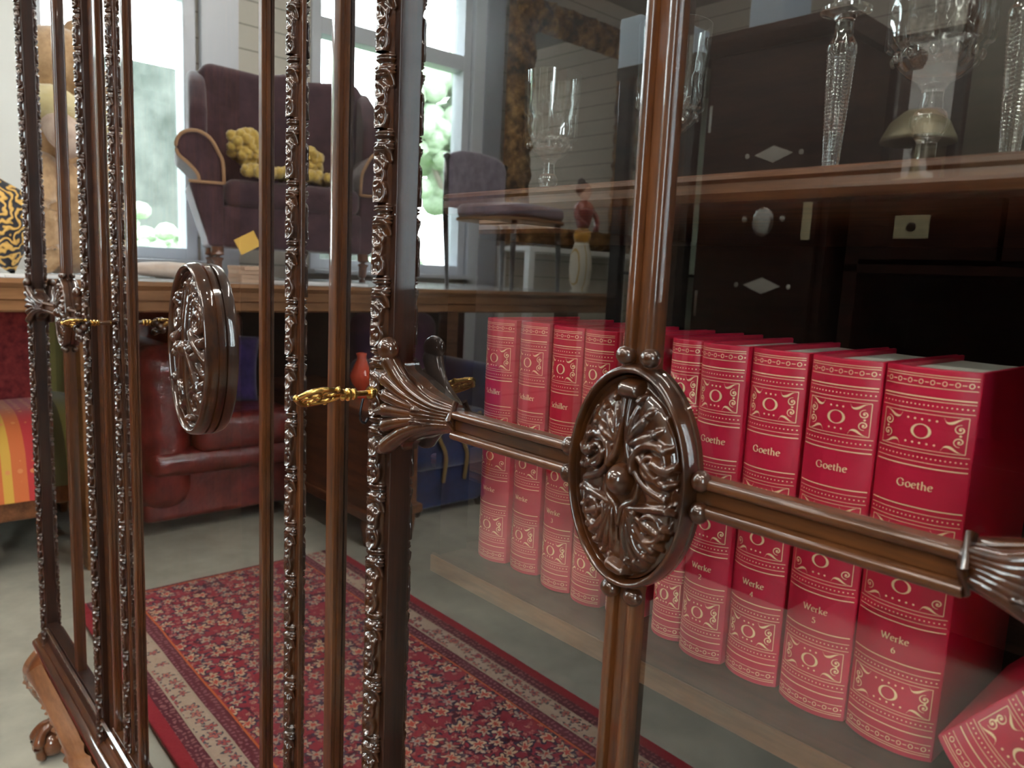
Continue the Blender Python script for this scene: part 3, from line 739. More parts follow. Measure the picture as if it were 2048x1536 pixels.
# ================================================================== BOOKS
k = N('red_cloth'); v = k.coords(); a = k.noise(v, 900, 2)
k.bsdf((0.50, 0.012, 0.046), 0.36, spec=0.45, coat=0.15, coat_rough=0.25, bump=a, bstr=0.12, bdist=0.0002); M['red_cloth'] = k.m
MM = 0.001
class Gilt:
    """Flat gold tooling drawn in spine coordinates (u across, v up, metres) and wrapped on the rounded spine."""
    def __init__(s, ysp): s.b = B(); s.y = ysp
    def P(s, u, v): return (u, s.y(u) - 0.00022, v)
    def strip(s, pts, ws):
        n = len(pts); V = []
        for i in range(n):
            a = pts[max(0, i - 1)]; b = pts[min(n - 1, i + 1)]; dx, dy = b[0] - a[0], b[1] - a[1]; L = math.hypot(dx, dy) or 1
            w = (ws[i] if isinstance(ws, (list, tuple)) else ws) / 2
            V += [s.P(pts[i][0] - dy / L * w, pts[i][1] + dx / L * w), s.P(pts[i][0] + dy / L * w, pts[i][1] - dx / L * w)]
        s.b.add(V, [(2 * i, 2 * i + 1, 2 * i + 3, 2 * i + 2) for i in range(n - 1)])
    def hline(s, u0, u1, v, t): s.strip([(u0 + (u1 - u0) * i / 16, v) for i in range(17)], t)
    def vline(s, u, v0, v1, t): s.strip([(u, v0), (u, v1)], t)
    def disc(s, u, v, r, n=8):
        s.b.add([s.P(u + r * math.cos(2 * PI * i / n), v + r * math.sin(2 * PI * i / n)) for i in range(n)], [tuple(range(n))])
    def ring(s, u, v, ru, rv, tu, tv, n=24):
        V = []
        for i in range(n):
            a = 2 * PI * i / n; V += [s.P(u + ru * math.cos(a), v + rv * math.sin(a)), s.P(u + (ru - tu) * math.cos(a), v + (rv - tv) * math.sin(a))]
        s.b.add(V, [(2 * i, 2 * ((i + 1) % n), 2 * ((i + 1) % n) + 1, 2 * i + 1) for i in range(n)])
    def corner(s, cu, cv, sx, sy, k):
        """Scroll and leaf in one frame corner. sx, sy point inwards."""
        q = lambda a, b: (cu + sx * a * k * MM, cv + sy * b * MM)
        leaf = spline([(0.2, 0.2), (3.2, 1.0), (6.2, 2.9), (8.6, 3.0), (10.0, 0.9)], 4); n = len(leaf)
        s.strip([q(*p) for p in leaf], [MM * max(.12, 1.9 * math.sin(PI * min(1, (i / (n - 1)) * 1.05)) ** 2 * (i / (n - 1)) ** .5) for i in range(n)])
        sp = [(3.6 * math.sin(0) + 0, 0)]
        path = []
        for i in range(22):
            t = i / 21; a = math.radians(100 - 430 * t); r = 2.5 * (1 - t) + 0.75 * t; path.append((2.9 + r * math.cos(a) * 1.0, 6.0 - r * math.sin(a) * 1.0))
        s.strip([q(*p) for p in path], [MM * (.22 + .42 * math.sin(PI * i / 21)) for i in range(22)])
        u, w = q(3.0, 6.0); s.disc(u, w, .62 * MM)

def arc(cx, cy, rx, ry, a0, a1, n=14): return [(cx + rx * math.cos(math.radians(a0 + (a1 - a0) * i / n)), cy + ry * math.sin(math.radians(a0 + (a1 - a0) * i / n))) for i in range(n + 1)]
GL = {  # strokes in units of the x-height; (advance, [paths])
 'G': (1.62, [arc(.78, .72, .68, .74, 52, 318), [(1.30, .20), (1.30, .66)], [(1.08, .66), (1.48, .66)], [(1.20, 1.28), (1.24, 1.02)]]),
 'o': (1.02, [arc(.50, .5, .42, .5, 0, 360, 20)]),
 'e': (.90, [[(.12, .56), (.76, .60)], arc(.46, .5, .38, .5, 18, 318)]),
 't': (.66, [[(.26, 1.30), (.26, .24)] + arc(.46, .2, .2, .18, 180, 300, 6), [(.04, .96), (.58, .98)]]),
 'h': (1.10, [[(.18, 0), (.18, 1.62)], arc(.50, .62, .31, .36, 170, 0, 10) + [(.82, .0)], [(.04, 0), (.34, 0)], [(.68, 0), (.98, 0)], [(.04, 1.55), (.18, 1.62)]]),
 'W': (1.98, [[(.12, 1.42), (.56, 0)], [(.56, 0), (1.0, 1.38)], [(.92, 1.42), (1.36, 0)], [(1.36, 0), (1.84, 1.42)], [(-.04, 1.42), (.32, 1.42)], [(.80, 1.42), (1.12, 1.42)], [(1.68, 1.42), (1.98, 1.42)]]),
 'r': (.74, [[(.18, 0), (.18, .96)], arc(.46, .66, .28, .30, 165, 50, 7), [(.02, 0), (.38, 0)], [(.02, .90), (.18, .96)]]),
 'k': (1.02, [[(.18, 0), (.18, 1.62)], [(.20, .42), (.78, .95)], [(.38, .56), (.88, .0)], [(.02, 0), (.36, 0)], [(.62, .96), (.90, .96)], [(.76, 0), (1.02, 0)]]),
 'S': (1.02, [arc(.50, 1.06, .34, .36, 30, 245, 12) + arc(.50, .36, .36, .38, 70, -150, 14)]),
 'c': (.86, [arc(.48, .5, .40, .5, 45, 318)]),
 'i': (.42, [[(.20, 0), (.20, .96)], [(.04, 0), (.36, 0)], [(.20, 1.32), (.20, 1.46)]]),
 'l': (.42, [[(.20, 0), (.20, 1.62)], [(.04, 0), (.36, 0)], [(.06, 1.56), (.20, 1.62)]]),
 '1': (.6, [[(.30, 0), (.30, 1.3)], [(.12, 0), (.48, 0)], [(.10, 1.10), (.30, 1.3)]]),
 '2': (.9, [arc(.42, .95, .34, .36, 160, -20, 10) + [(.10, .04)], [(.08, .03), (.84, .03)]]),
 '3': (.9, [arc(.40, .98, .30, .32, 150, -80, 10), arc(.42, .36, .36, .38, 80, -150, 12)]),
 '4': (.96, [[(.66, 0), (.66, 1.34)], [(.66, 1.34), (.06, .38)], [(.04, .38), (.92, .38)]]),
 '5': (.84, [[(.24, 1.30), (.76, 1.34)], [(.24, 1.30), (.18, .78)], arc(.38, .40, .36, .42, 110, -150, 14)]),
 '6': (.9, [arc(.46, .40, .34, .40, 0, 360, 16), arc(.86, .46, .76, .90, 112, 178, 8)]),
}
def lettering(gl, text, u0, v0, xh, width=None):
    adv = sum(GL[c][0] for c in text) + .10 * (len(text) - 1); sc = xh
    sx = (width / (adv * sc)) if width else 1.0; sx = min(sx, 1.0); x = u0 - adv * sc * sx / 2
    for c in text:
        a, paths = GL[c]
        for p in paths:
            q = []
            for i in range(len(p) - 1):
                n = 3 if len(p) == 2 else 1
                for j in range(n): t = j / n; q.append((p[i][0] * (1 - t) + p[i + 1][0] * t, p[i][1] * (1 - t) + p[i + 1][1] * t))
            q.append(p[-1]); w = []
            for i in range(len(q)):
                a_, b_ = q[max(0, i - 1)], q[min(len(q) - 1, i + 1)]; ang = math.atan2(b_[1] - a_[1], b_[0] - a_[0])
                w.append(xh * (.10 + .17 * abs(math.sin(ang - math.radians(18))) ** 1.3))
            gl.strip([(x + px * sc * sx, v0 + py * sc) for px, py in q], w)
        x += (a + .10) * sc * sx

def book(w, author, num, label, loc, h=0.205, d=0.118, tiltrot=None):
    sag = 0.0052 + w * .05
    ysp = lambda u: sag * abs(2 * u / w) ** 2.4
    t = thing('hardcover_book', label, 'book', loc, 0, 'red gilt-tooled book set on the lower shelf')
    n = 22; outer = [(-w / 2 + w * i / n, ysp(-w / 2 + w * i / n)) for i in range(n + 1)]; c = 0.0024
    prof = outer + [(w / 2, d), (w / 2 - c, d)] + [(w / 2 - c, sag + .006)] + [((w / 2 - c) * (1 - 2 * i / 10), ysp((w / 2 - c) * (1 - 2 * i / 10)) + c * 1.4 + .0005) for i in range(11)] + [(-w / 2 + c, sag + .006), (-w / 2 + c, d), (-w / 2, d)]
    B().prism(prof, 'z', 0, h).go('cover', M['red_cloth'], t, smooth=True, bevel=0.0007)
    # page block with a hollow fore-edge
    pr = [(-w / 2 + c, .010)] + [((w / 2 - c) * (-1 + 2 * i / 8), .010 + .0) for i in range(1, 9)] + [((w / 2 - c) * (1 - 2 * i / 8), d - .004 - .004 * math.sin(PI * i / 8)) for i in range(9)]
    B().prism(pr, 'z', .003, h - .0032).go('page_block', M['page'], t)
    g = Gilt(ysp); H = lambda mm: h - mm * MM
    e = w / 2 - .0011; th, tk = .00032, .00062
    for m_ in (3.2, 4.4, 9.4, 16.1, 20.9, 42.6, 47.6, 74.0, 78.3, 126.7, 131.0, 158.9, 163.0, 183.2, 187.4, 195.6, 200.6, 201.8): g.hline(-e, e, H(m_), th)
    for m_ in (14.5, 50.0, 71.2, 133.8, 155.2, 191.0): g.hline(-e, e, H(m_), tk)
    nd = max(8, int(w / .0021))
    for m_ in (18.5, 45.2, 76.1, 128.9, 161.0, 185.3):
        for i in range(nd): g.disc(-e + .001 + (2 * e - .002) * i / (nd - 1), H(m_), .00042, 6)
    nr = max(4, int(w / .0053))
    for m_ in (6.9, 198.1):
        for i in range(nr):
            u = -e + (2 * e) * (i + .5) / nr; g.ring(u, H(m_), .00115, .0013, .00036, .00036, 14)
            if i < nr - 1: g.strip([(u + .0018, H(m_)), (u + 2 * e / nr - .0018, H(m_))], .0004)
        g.disc(-e + .0004, H(m_), .0004, 6); g.disc(e - .0004, H(m_), .0004, 6)
    k_ = min(1.0, w / .040); fu = w / 2 - .0030
    for (a, b, cs_) in ((22.8, 41.0, (31.9,)), (80.2, 124.8, (91.0, 114.2)), (164.8, 181.6, (173.4,))):
        for s_ in (-1, 1): g.vline(s_ * fu, H(a), H(b), .0003)
        g.hline(-fu, fu, H(a), .0003); g.hline(-fu, fu, H(b), .0003)
        for sx in (-1, 1):
            for (vv, sy) in ((a, -1), (b, 1)): g.corner(sx * fu, H(vv), -sx, sy, k_)
            g.disc(sx * (fu - .0026 * k_), H((a + b) / 2), .00058)
        no = 3 if w < .042 else 5
        for vv in (a + 3.0, b - 3.0):
            for i in range(no): g.disc((i - (no - 1) / 2) * .0034 * k_, H(vv), .00058)
        for cc in cs_: g.ring(0, H(cc), .0049 * min(1, w / .036), .0038, .00145, .00045, 30)
    g.b.go('gilt_tooling', M['gilt'], t)
    g2 = Gilt(ysp); xh = .0026
    lettering(g2, author, 0, H(61.6), xh, w * .60)
    lettering(g2, 'Werke', 0, H(144.5), xh * .92, w * .52)
    if num: lettering(g2, num, 0, H(151.0), xh * .92)
    g2.b.go('lettering', M['gilt'], t)
    if tiltrot is not None: t.rotation_euler = tiltrot
    return t
ZS = .9383
YB = .0565
edges = [
 (-.4865, -.4505, 'Schiller', '', 'red Schiller volume at the far left end of the row'),
 (-.4488, -.4165, 'Schiller', '', 'red Schiller volume second from the left, with a small gap to its right'),
 (-.4080, -.3765, 'Schiller', '3', 'red Schiller volume third from the left, right after the small gap'),
 (-.3750, -.3450, 'Schiller', '', 'red Schiller volume half hidden behind the left rim of the oval medallion'),
 (-.3430, -.3150, 'Schiller', '', 'red Schiller volume almost wholly hidden behind the oval medallion'),
 (-.3020, -.2755, 'Goethe', '', 'red Goethe volume just right of the oval medallion, left of volume 2'),
 (-.2745, -.2420, 'Goethe', '2', 'red Goethe volume lettered Werke 2'),
 (-.2410, -.2055, 'Goethe', '4', 'red Goethe volume lettered Werke 4'),
 (-.2020, -.1625, 'Goethe', '5', 'red Goethe volume lettered Werke 5'),
 (-.1615, -.1160, 'Goethe', '6', 'red Goethe volume lettered Werke 6, widest spine of the row')]
for i, (a, b, au, nm, lab) in enumerate(edges):
    yy = YB + (.004 if i in (1, 4) else 0) + (.006 if i == 5 else 0) + (.003 if i == 7 else 0)
    book(b - a, au, nm, lab, ((a + b) / 2, yy, ZS))
# the fallen volume leaning to the right; its head is down
w = .045; ang = math.radians(38)
ax, az = -.0735, ZS     # lower right corner
cx_ = ax - w / 2 * math.cos(ang); cz_ = az + w / 2 * math.sin(ang)
book(w, 'Goethe', '3', 'red Goethe volume leaning over at the right end of the shelf', (cx_, .034, cz_ + .0005), tiltrot=(0, ang, 0))

# ================================================================== CRYSTAL ON THE UPPER SHELF
ZU = 1.2425
def goblet(loc, label, group='cut crystal goblets on the upper shelf'):
    t = thing('crystal_goblet', label, 'goblet', loc, 0, group)
    def mod(th, h, i):
        if .083 < h < .140:
            k_ = 1 - abs(h - .108) / .030; k_ = max(0, min(1, k_ * 1.6))
            return 1 - .085 * k_ * abs(math.cos(6 * th + (PI / 2 if h < .0975 else 0)))
        if .044 < h < .062: return 1 - .04 * abs(math.cos(4 * th))
        return 1
    outer = [(.0345, 0), (.0350, .0012), (.0335, .0028), (.020, .006), (.0105, .011), (.0070, .020), (.0064, .030), (.0066, .039), (.0088, .042), (.0088, .044), (.0105, .046), (.0124, .0500), (.0124, .0545), (.0105, .0585), (.0078, .0605), (.0078, .0625), (.0068, .067), (.0072, .073), (.0100, .0775), (.0160, .081), (.0220, .0855), (.0250, .0885), (.0268, .093), (.0272, .0965), (.0292, .0985), (.0325, .1010), (.0332, .104), (.0330, .110), (.0328, .120), (.0330, .132), (.0336, .145), (.0343, .165), (.0346, .1775)]
    inner = [(.0341, .1780), (.0334, .1775), (.0330, .165), (.0318, .145), (.0310, .125), (.0300, .110), (.0275, .102), (.0235, .095), (.0160, .088), (.007, .0852), (.0005, .0846)]
    B().lathe(outer + inner, (0, 0, 0), 48, mod).go('bowl_and_stem', M['crystal'], t, smooth=True, sharp=28)
    bb = B()
    for i in range(12):
        a = 2 * PI * (i + .5) / 12; bb.ball((.0262 * math.cos(a), .0262 * math.sin(a), .0935), .0034, 8, 6, (.8, .8, 1.25))
    bb.go('cut_lens_band', M['crystal'], t, smooth=True)
    return t
goblet((-.212, .215, ZU), 'large looking cut crystal goblet in front at the right')
goblet((-.688, .322, ZU), 'crystal goblet farthest left, seen against the gilt frame reflection')
goblet((-.470, .268, ZU), 'crystal goblet mostly hidden behind the upright glazing bar')
def candlestick(loc, label):
    t = thing('crystal_candlestick', label, 'candlestick', loc, 0, 'crystal candlesticks with notched stems')
    def mod(th, h, i):
        if .012 < h < .086: return 1 - .16 * (0.5 - 0.5 * math.cos(8 * th)) - .05 * (0.5 + 0.5 * math.cos(2 * PI * h / .0022))
        return 1
    prof = [(.024, 0), (.024, .003), (.008, .007), (.0055, .012)]
    prof += [(.0052 + .0040 * ((h - .012) / .07) , h) for h in np.arange(.0125, .082, .00055)]
    prof += [(.0096, .083), (.0088, .0865), (.0058, .0925), (.0052, .1015), (.0075, .1035), (.0150, .1065), (.0150, .1085), (.0085, .1105), (.0075, .114), (.013, .119), (.019, .128), (.021, .140), (.0215, .165), (.0205, .165), (.0195, .14), (.0165, .13), (.001, .122)]
    B().lathe(prof, (0, 0, 0), 64, mod).go('stem_and_cup', M['crystal'], t, smooth=True, sharp=25)
    return t
candlestick((-.2365, .130, ZU), 'crystal candlestick with notched stem left of the big goblet')
candlestick((-.1370, .128, ZU), 'crystal candlestick with notched stem at the right edge')

# ================================================================== THE SHOWROOM IN FRONT OF THE CABINET
# carpet -------------------------------------------------------------------
def carpet_material():
    k = N('oriental_carpet'); tc = k.n('TexCoord'); P0 = tc.outputs['Object']
    dn = k.n('TexNoise'); dn.inputs['Scale'].default_value = 34; dn.inputs['Detail'].default_value = 2; k.l(P0, dn.inputs['Vector'])
    d1 = k.n('VectorMath', operation='SUBTRACT'); k.l(dn.outputs['Color'], d1.inputs[0]); d1.inputs[1].default_value = (.5, .5, .5)
    d2 = k.n('VectorMath', operation='SCALE'); k.l(d1.outputs[0], d2.inputs[0]); d2.inputs['Scale'].default_value = 0.030
    d3 = k.n('VectorMath', operation='ADD'); k.l(P0, d3.inputs[0]); k.l(d2.outputs[0], d3.inputs[1]); P = d3.outputs[0]
    red = (0.40, 0.028, 0.046); dred = (0.22, 0.026, 0.050)
    nz = k.noise(P, 3.0, 3); col = k.mix(nz, red, dred)
    def mp(sc, loc=(0, 0, 0)):
        m_ = k.n('Mapping'); m_.inputs['Scale'].default_value = sc; m_.inputs['Location'].default_value = loc; k.l(P, m_.inputs[0]); return m_.outputs[0]
    def rosette(col, scale, loc, rnd, petals, r0, c_in, c_ring, c_pet, pet=0.32, gate=None):
        v = mp((scale, scale, 0.0001), loc)
        vo = k.n('TexVoronoi'); vo.voronoi_dimensions = '2D'; vo.inputs['Scale'].default_value = 1.0; vo.inputs['Randomness'].default_value = rnd; k.l(v, vo.inputs['Vector'])
        sb = k.n('VectorMath', operation='SUBTRACT'); k.l(v, sb.inputs[0]); k.l(vo.outputs['Position'], sb.inputs[1])
        sx = k.n('SeparateXYZ'); k.l(sb.outputs[0], sx.inputs[0])
        ang = k.math('ARCTAN2', sx.outputs[1], sx.outputs[0]); d = vo.outputs['Distance']
        sc_ = k.n('SeparateColor'); k.l(vo.outputs['Color'], sc_.inputs[0])
        sel = k.math('GREATER_THAN', sc_.outputs[0], gate if gate is not None else -1.0)
        rad = k.math('MULTIPLY', k.math('ADD', 0.72, k.math('MULTIPLY', k.math('COSINE', k.math('MULTIPLY', ang, petals)), 0.28)), r0)
        inner = k.math('MULTIPLY', rad, pet)
        m1 = k.math('MULTIPLY', k.math('LESS_THAN', d, rad), sel)
        m2 = k.math('MULTIPLY', k.math('LESS_THAN', d, k.math('MULTIPLY', rad, .72)), sel)
        m3 = k.math('MULTIPLY', k.math('LESS_THAN', d, inner), sel)
        tint = k.mix(sc_.outputs[1], c_pet[0], c_pet[1])
        col = k.mix(m1, col, c_ring); col = k.mix(m2, col, tint); return k.mix(m3, col, c_in)
    # winding stems
    w = k.n('TexWave', wave_type='BANDS', bands_direction='DIAGONAL'); w.inputs['Scale'].default_value = 3.0; w.inputs['Distortion'].default_value = 9; w.inputs['Detail'].default_value = 1; w.inputs['Detail Scale'].default_value = 1.6
    k.l(P, w.inputs[0]); col = k.mix(k.math('GREATER_THAN', w.outputs[1], 0.955), col, (0.08, 0.012, 0.03))
    cream = (0.62, 0.42, 0.26); grey = (0.40, 0.32, 0.26); peach = (0.56, 0.32, 0.21); navy = (0.035, 0.03, 0.07); gold = (0.62, 0.34, 0.12)
    col = rosette(col, 38, (3.1, 7.7, 0), .75, 5, .44, (.3, .05, .05), dred, (peach, (.42, .12, .12)), .3, .15)
    col = rosette(col, 18, (0.3, 0.2, 0), .35, 6, .50, (.50, .07, .05), navy, (grey, cream), .30, .12)
    col = rosette(col, 12, (5.5, 2.6, 0), .30, 5, .38, (.55, .08, .06), navy, (cream, (.66, .50, .34)), .42, .38)
    # borders by distance from the long edges (|y|) and short ends (|x|)
    sx = k.n('SeparateXYZ'); k.l(P0, sx.inputs[0])
    HX, HY = CARPET[0], CARPET[1]
    dy = k.math('SUBTRACT', HY, k.math('ABSOLUTE', sx.outputs[1])); dx = k.math('SUBTRACT', HX, k.math('ABSOLUTE', sx.outputs[0]))
    d = k.math('MINIMUM', dy, k.math('ADD', dx, .155))
    def band(c, a, b):
        return k.math('MULTIPLY', k.math('GREATER_THAN', d, a), k.math('LESS_THAN', d, b))
    def small(c1, c2, sc, thr):
        vo = k.n('TexVoronoi'); vo.voronoi_dimensions = '2D'; vo.inputs['Scale'].default_value = sc; vo.inputs['Randomness'].default_value = .25; k.l(P, vo.inputs['Vector'])
        return k.mix(k.math('LESS_THAN', vo.outputs['Distance'], thr), c1, c2)
    cream_b = (0.58, 0.46, 0.36)
    cb = rosette(k.mix(k.noise(P, 60, 2), cream_b, (.44, .30, .22)), 26, (1.2, .4, 0), .30, 5, .52, (.07, .05, .10), (.06, .07, .10), ((.48, .07, .07), (.60, .20, .14)), .3, .15)
    col = k.mix(band(d, 0.0, .035), col, (.30, .012, .025))
    col = k.mix(band(d, .035, .070), col, small((.10, .012, .028), (.30, .12, .12), 62, .30))
    col = k.mix(band(d, .070, .076), col, (.45, .36, .27))
    col = k.mix(band(d, .076, .130), col, cb)
    col = k.mix(band(d, .130, .136), col, (.45, .36, .27))
    col = k.mix(band(d, .136, .172), col, small((.13, .018, .035), (.28, .10, .12), 62, .28))
    col = k.mix(band(d, .172, .178), col, (.55, .12, .03))
    pile = k.noise(P, 260, 2)
    k.bsdf(col, 0.9, sheen=0.15, spec=0.15, bump=pile, bstr=0.5, bdist=0.003)
    return k.m
CARPET = (1.60, 0.485)
ct = B().box(-CARPET[0], CARPET[0], -CARPET[1], CARPET[1], 0.0, 0.012).go('oriental_carpet', carpet_material(), bevel=.004)
ct.location = (-2.735 + CARPET[0], -.225 - CARPET[1] + .03, 0.001); ct.rotation_euler = (0, 0, math.radians(.8))
tag(ct, 'red oriental runner carpet with cream floral border on the concrete floor', 'carpet')

# display counter -----------------------------------------------------------
M['counter_top'] = plain('counter_top', (0.66, 0.67, 0.68), 0.22, coat=0.6)  # pale tone carries the window's grazing reflection in the colour
cn = thing('display_counter', 'long wooden counter with top toned pale like a window reflection, carrying the chairs', 'counter', (-3.6, -1.25, 0))
def at(o, loc): o.location = loc; return o
L0 = Vector((3.6, 1.25, 0))
def kid(bb, name, mat, par, L, **kw): o = bb.go(name, mat, par, **kw); o.location = L; return o
kid(B().box(-4.40, -2.97, -3.12, .60, 1.079, 1.090), 'counter_top', M['counter_top'], cn, L0, bevel=.003)
ap = B(); prof = [(-2.95, 1.090), (-2.944, 1.075), (-2.952, 1.062), (-2.956, 1.058), (-2.956, 1.022), (-2.962, 1.018), (-2.962, .985), (-2.97, .978), (-3.0, .978), (-3.0, 1.090)]
n = len(prof); ap.add([(x, -3.12, z) for x, z in prof] + [(x, .60, z) for x, z in prof], [(i, (i + 1) % n, (i + 1) % n + n, i + n) for i in range(n)] + [tuple(range(n - 1, -1, -1)), tuple(range(n, 2 * n))])
kid(ap, 'front_apron', M['counter_wood'], cn, L0)
for y in (-.43, -2.95, .45):
    kid(B().box(-3.17, -3.06, y, y + .095, 0, .98), 'leg', M['brown_polish'], cn, L0, bevel=.004)
    kid(B().box(-4.30, -4.20, y, y + .095, 0, 1.078), 'leg', M['brown_polish'], cn, L0, bevel=.004)

kid(B().box(-4.36, -4.32, -3.10, .58, .02, 1.078), 'back_panel', M['mahogany_inside'], cn, L0)  # dark sheet added to keep the space under the counter dark
# red leather sofa under the counter ----------------------------------------
k = N('red_leather'); a = k.noise(k.coords(), 16, 4); b_ = k.noise(k.coords(), 220, 2)
k.bsdf(k.ramp(a, [(.35, (.10, .010, .010)), (.7, (.20, .022, .018))]), .3, coat=.3, coat_rough=.15, bump=a, bstr=.6, bdist=.02); M['red_leather'] = k.m
def soft(x0, x1, y0, y1, z0, z1, r=.05): return B().box(x0, x1, y0, y1, z0, z1), r
def cushion_box(name, x0, x1, y0, y1, z0, z1, mat, par, L, r=.05, seg=5):
    return kid(B().box(x0, x1, y0, y1, z0, z1), name, mat, par, L, bevel=r, seg=seg)
sf = thing('leather_sofa', 'dark red leather sofa pushed under the counter', 'sofa', (-3.6, -.95, 0)); L = Vector((3.6, .95, 0))
cushion_box('base', -4.0, -3.28, -1.27, -.60, .06, .30, M['red_leather'], sf, L, .03)
cushion_box('base_roll', -3.36, -3.22, -1.27, -.60, .26, .38, M['red_leather'], sf, L, .055)
cushion_box('seat', -3.95, -3.20, -1.26, -.80, .36, .525, M['red_leather'], sf, L, .05)
cushion_box('arm', -4.0, -3.24, -.82, -.56, .10, .82, M['red_leather'], sf, L, .11)
cushion_box('back', -4.1, -3.80, -1.27, -.58, .10, .95, M['red_leather'], sf, L, .09)
M['violet_cloth'] = fabric('violet_cloth', (.03, .02, .10), (.09, .05, .20), 14, bump=.8)
def pillow(name, label, c, size, rot, mat, thick=.14, cat='cushion'):
    n = 18; P = []
    for side in (1, -1):
        rows = []
        for i in range(n + 1):
            u = -1 + 2 * i / n; row = []
            for j in range(n + 1):
                v_ = -1 + 2 * j / n; q = max(0, (1 - u ** 4) * (1 - v_ ** 4)); pin = 1 - .06 * (1 - abs(u * v_)) * 0
                row.append((side * thick / 2 * q ** .55, u * size[0] / 2 * (1 - .07 * (1 - v_ * v_)), v_ * size[1] / 2 * (1 - .07 * (1 - u * u))))
            rows.append(row)
        P.append(rows)
    bb = B().grid(P[0]).grid(P[1]); o = bb.go(name, mat, smooth=True, merge=.0006); o.location = c; o.rotation_euler = rot
    return tag(o, label, cat)
pillow('violet_cushion', 'violet blue cushion propped on the red leather sofa', (-3.55, -1.0, .69), (.42, .34), (math.radians(8), math.radians(-22), .1), M['violet_cloth'])

# polished chest beside the sofa ---------------------------------------------
ch = thing('polished_chest', 'low reddish brown polished chest on short feet beside the sofa', 'chest', (-3.15, -1.52, 0)); L = Vector((3.15, 1.52, 0))
kid(B().box(-3.62, -2.66, -1.55, -1.31, .14, .57), 'body', M['chest_wood'], ch, L, bevel=.008)
kid(B().box(-3.66, -2.62, -1.58, -1.28, .57, .60), 'top', M['chest_wood'], ch, L, bevel=.008)
kid(B().box(-3.64, -2.64, -1.57, -1.29, .12, .16), 'plinth', M['chest_wood'], ch, L, bevel=.006)
for x in (-3.60, -2.74):
    for y in (-1.56, -1.36): kid(B().lathe([(.03, .12), (.036, .09), (.03, .05), (.022, .0)], (x + .04, y + .03, 0), 12), 'foot', M['chest_wood'], ch, L, smooth=True)
for z in (.26, .46):
    dr_ = kid(B().box(-2.668, -2.650, -1.53, -1.33, z - .09, z + .09), 'drawer', M['chest_wood'], ch, L, bevel=.004)
    B().lathe([(.004, -2.65), (.004, -2.642), (.013, -2.634), (.010, -2.622), (.001, -2.62)], (0, -1.43, z), 12, axis='x').go('knob', M['brass'], dr_, smooth=True)
M['flame_glass'] = plain('orange_glass', (.75, .07, .02), .12, coat=1.0)
fv = B().lathe([(.03, 0), (.032, .01), (.014, .02), (.018, .035), (.045, .07), (.052, .10), (.03, .15), (.018, .18), (.024, .20), (.018, .20), (.001, .16)], (0, 0, 0), 20).go('orange_vase', M['flame_glass'], smooth=True)
fv.location = (-2.93, -1.42, .601); tag(fv, 'orange red glass vase standing on the polished chest', 'vase')

# blue velvet chair with gold cords ------------------------------------------
M['blue_velvet'] = fabric('blue_velvet', (.004, .010, .055), (.010, .045, .20), 5, bump=.3, sheen=.8)
M['plum_velvet'] = fabric('plum_velvet', (.05, .01, .05), (.14, .03, .09), 8, bump=.3)
M['gold_cord'] = plain('gold_cord', (.55, .36, .14), .5, metal=.3)
bc = thing('velvet_armchair', 'dark blue velvet armchair with gold cords and plum back under the counter', 'armchair', (-3.2, -1.98, 0)); L = Vector((3.3, 2.12, 0))
cushion_box('seat', -3.5, -2.94, -2.30, -1.80, .22, .50, M['blue_velvet'], bc, L, .07)
cushion_box('back', -3.62, -3.44, -2.30, -1.80, .30, .95, M['plum_velvet'], bc, L, .08)
for y in (-2.36, -1.86): cushion_box('arm', -3.5, -2.96, y, y + .10, .25, .72, M['blue_velvet'], bc, L, .045)
kid(B().box(-3.46, -2.98, -2.28, -1.82, .03, .24), 'skirt', M['blue_velvet'], bc, L, bevel=.02)
for i, y in enumerate((-1.92, -2.05, -2.2)):
    kid(B().tube(spline([(-2.93, y + .03, .50), (-2.925, y, .40), (-2.93, y - .05, .30), (-2.97, y - .07, .16)], 6), .010, 8), 'gold_cord', M['gold_cord'], bc, L, smooth=True)
for x in (-3.42, -3.0):
    for y in (-2.24, -1.86): kid(B().lathe([(.02, .05), (.024, .03), (.015, 0)], (x, y, 0), 10), 'leg', M['black_lacquer'], bc, L, smooth=True)

# striped armchair seen directly at the left ---------------------------------
def stripes(name, cols, period, axis=1, dots=True, off=0.0):
    k = N(name); v = k.coords(); sx = k.n('SeparateXYZ'); k.l(v, sx.inputs[0])
    t_ = k.math('FRACT', k.math('ADD', k.math('MULTIPLY', sx.outputs[axis], 1 / period), 10 + off))
    nd = k.n('ValToRGB'); e = nd.color_ramp.elements; nd.color_ramp.interpolation = 'CONSTANT'
    while len(e) < len(cols): e.new(.5)
    for i, (p, c) in enumerate(cols): e[i].position = p; e[i].color = c + (1,)
    k.l(t_, nd.inputs[0]); col = nd.outputs[0]
    if dots:
        vo = k.n('TexVoronoi'); vo.inputs['Scale'].default_value = 26; vo.inputs['Randomness'].default_value = .1; k.l(v, vo.inputs['Vector'])
        col = k.mix(k.math('MULTIPLY', k.math('LESS_THAN', vo.outputs['Distance'], .22), .8), col, (.80, .30, .10))
    k.bsdf(col, .7, sheen=.3, bump=k.noise(v, 300, 2), bstr=.3, bdist=.001); return k.m
red_, yel, crm, orn = (.55, .03, .035), (.75, .42, .06), (.78, .68, .36), (.70, .16, .04)
M['stripe_red'] = stripes('striped_upholstery', [(0, red_), (.38, yel), (.41, crm), (.47, yel), (.50, crm), (.56, yel), (.59, orn), (.74, yel), (.84, orn)], .30, off=0.44)
M['brocade'] = fabric('red_brocade', (.16, .016, .022), (.34, .05, .05), 34, bump=.5)
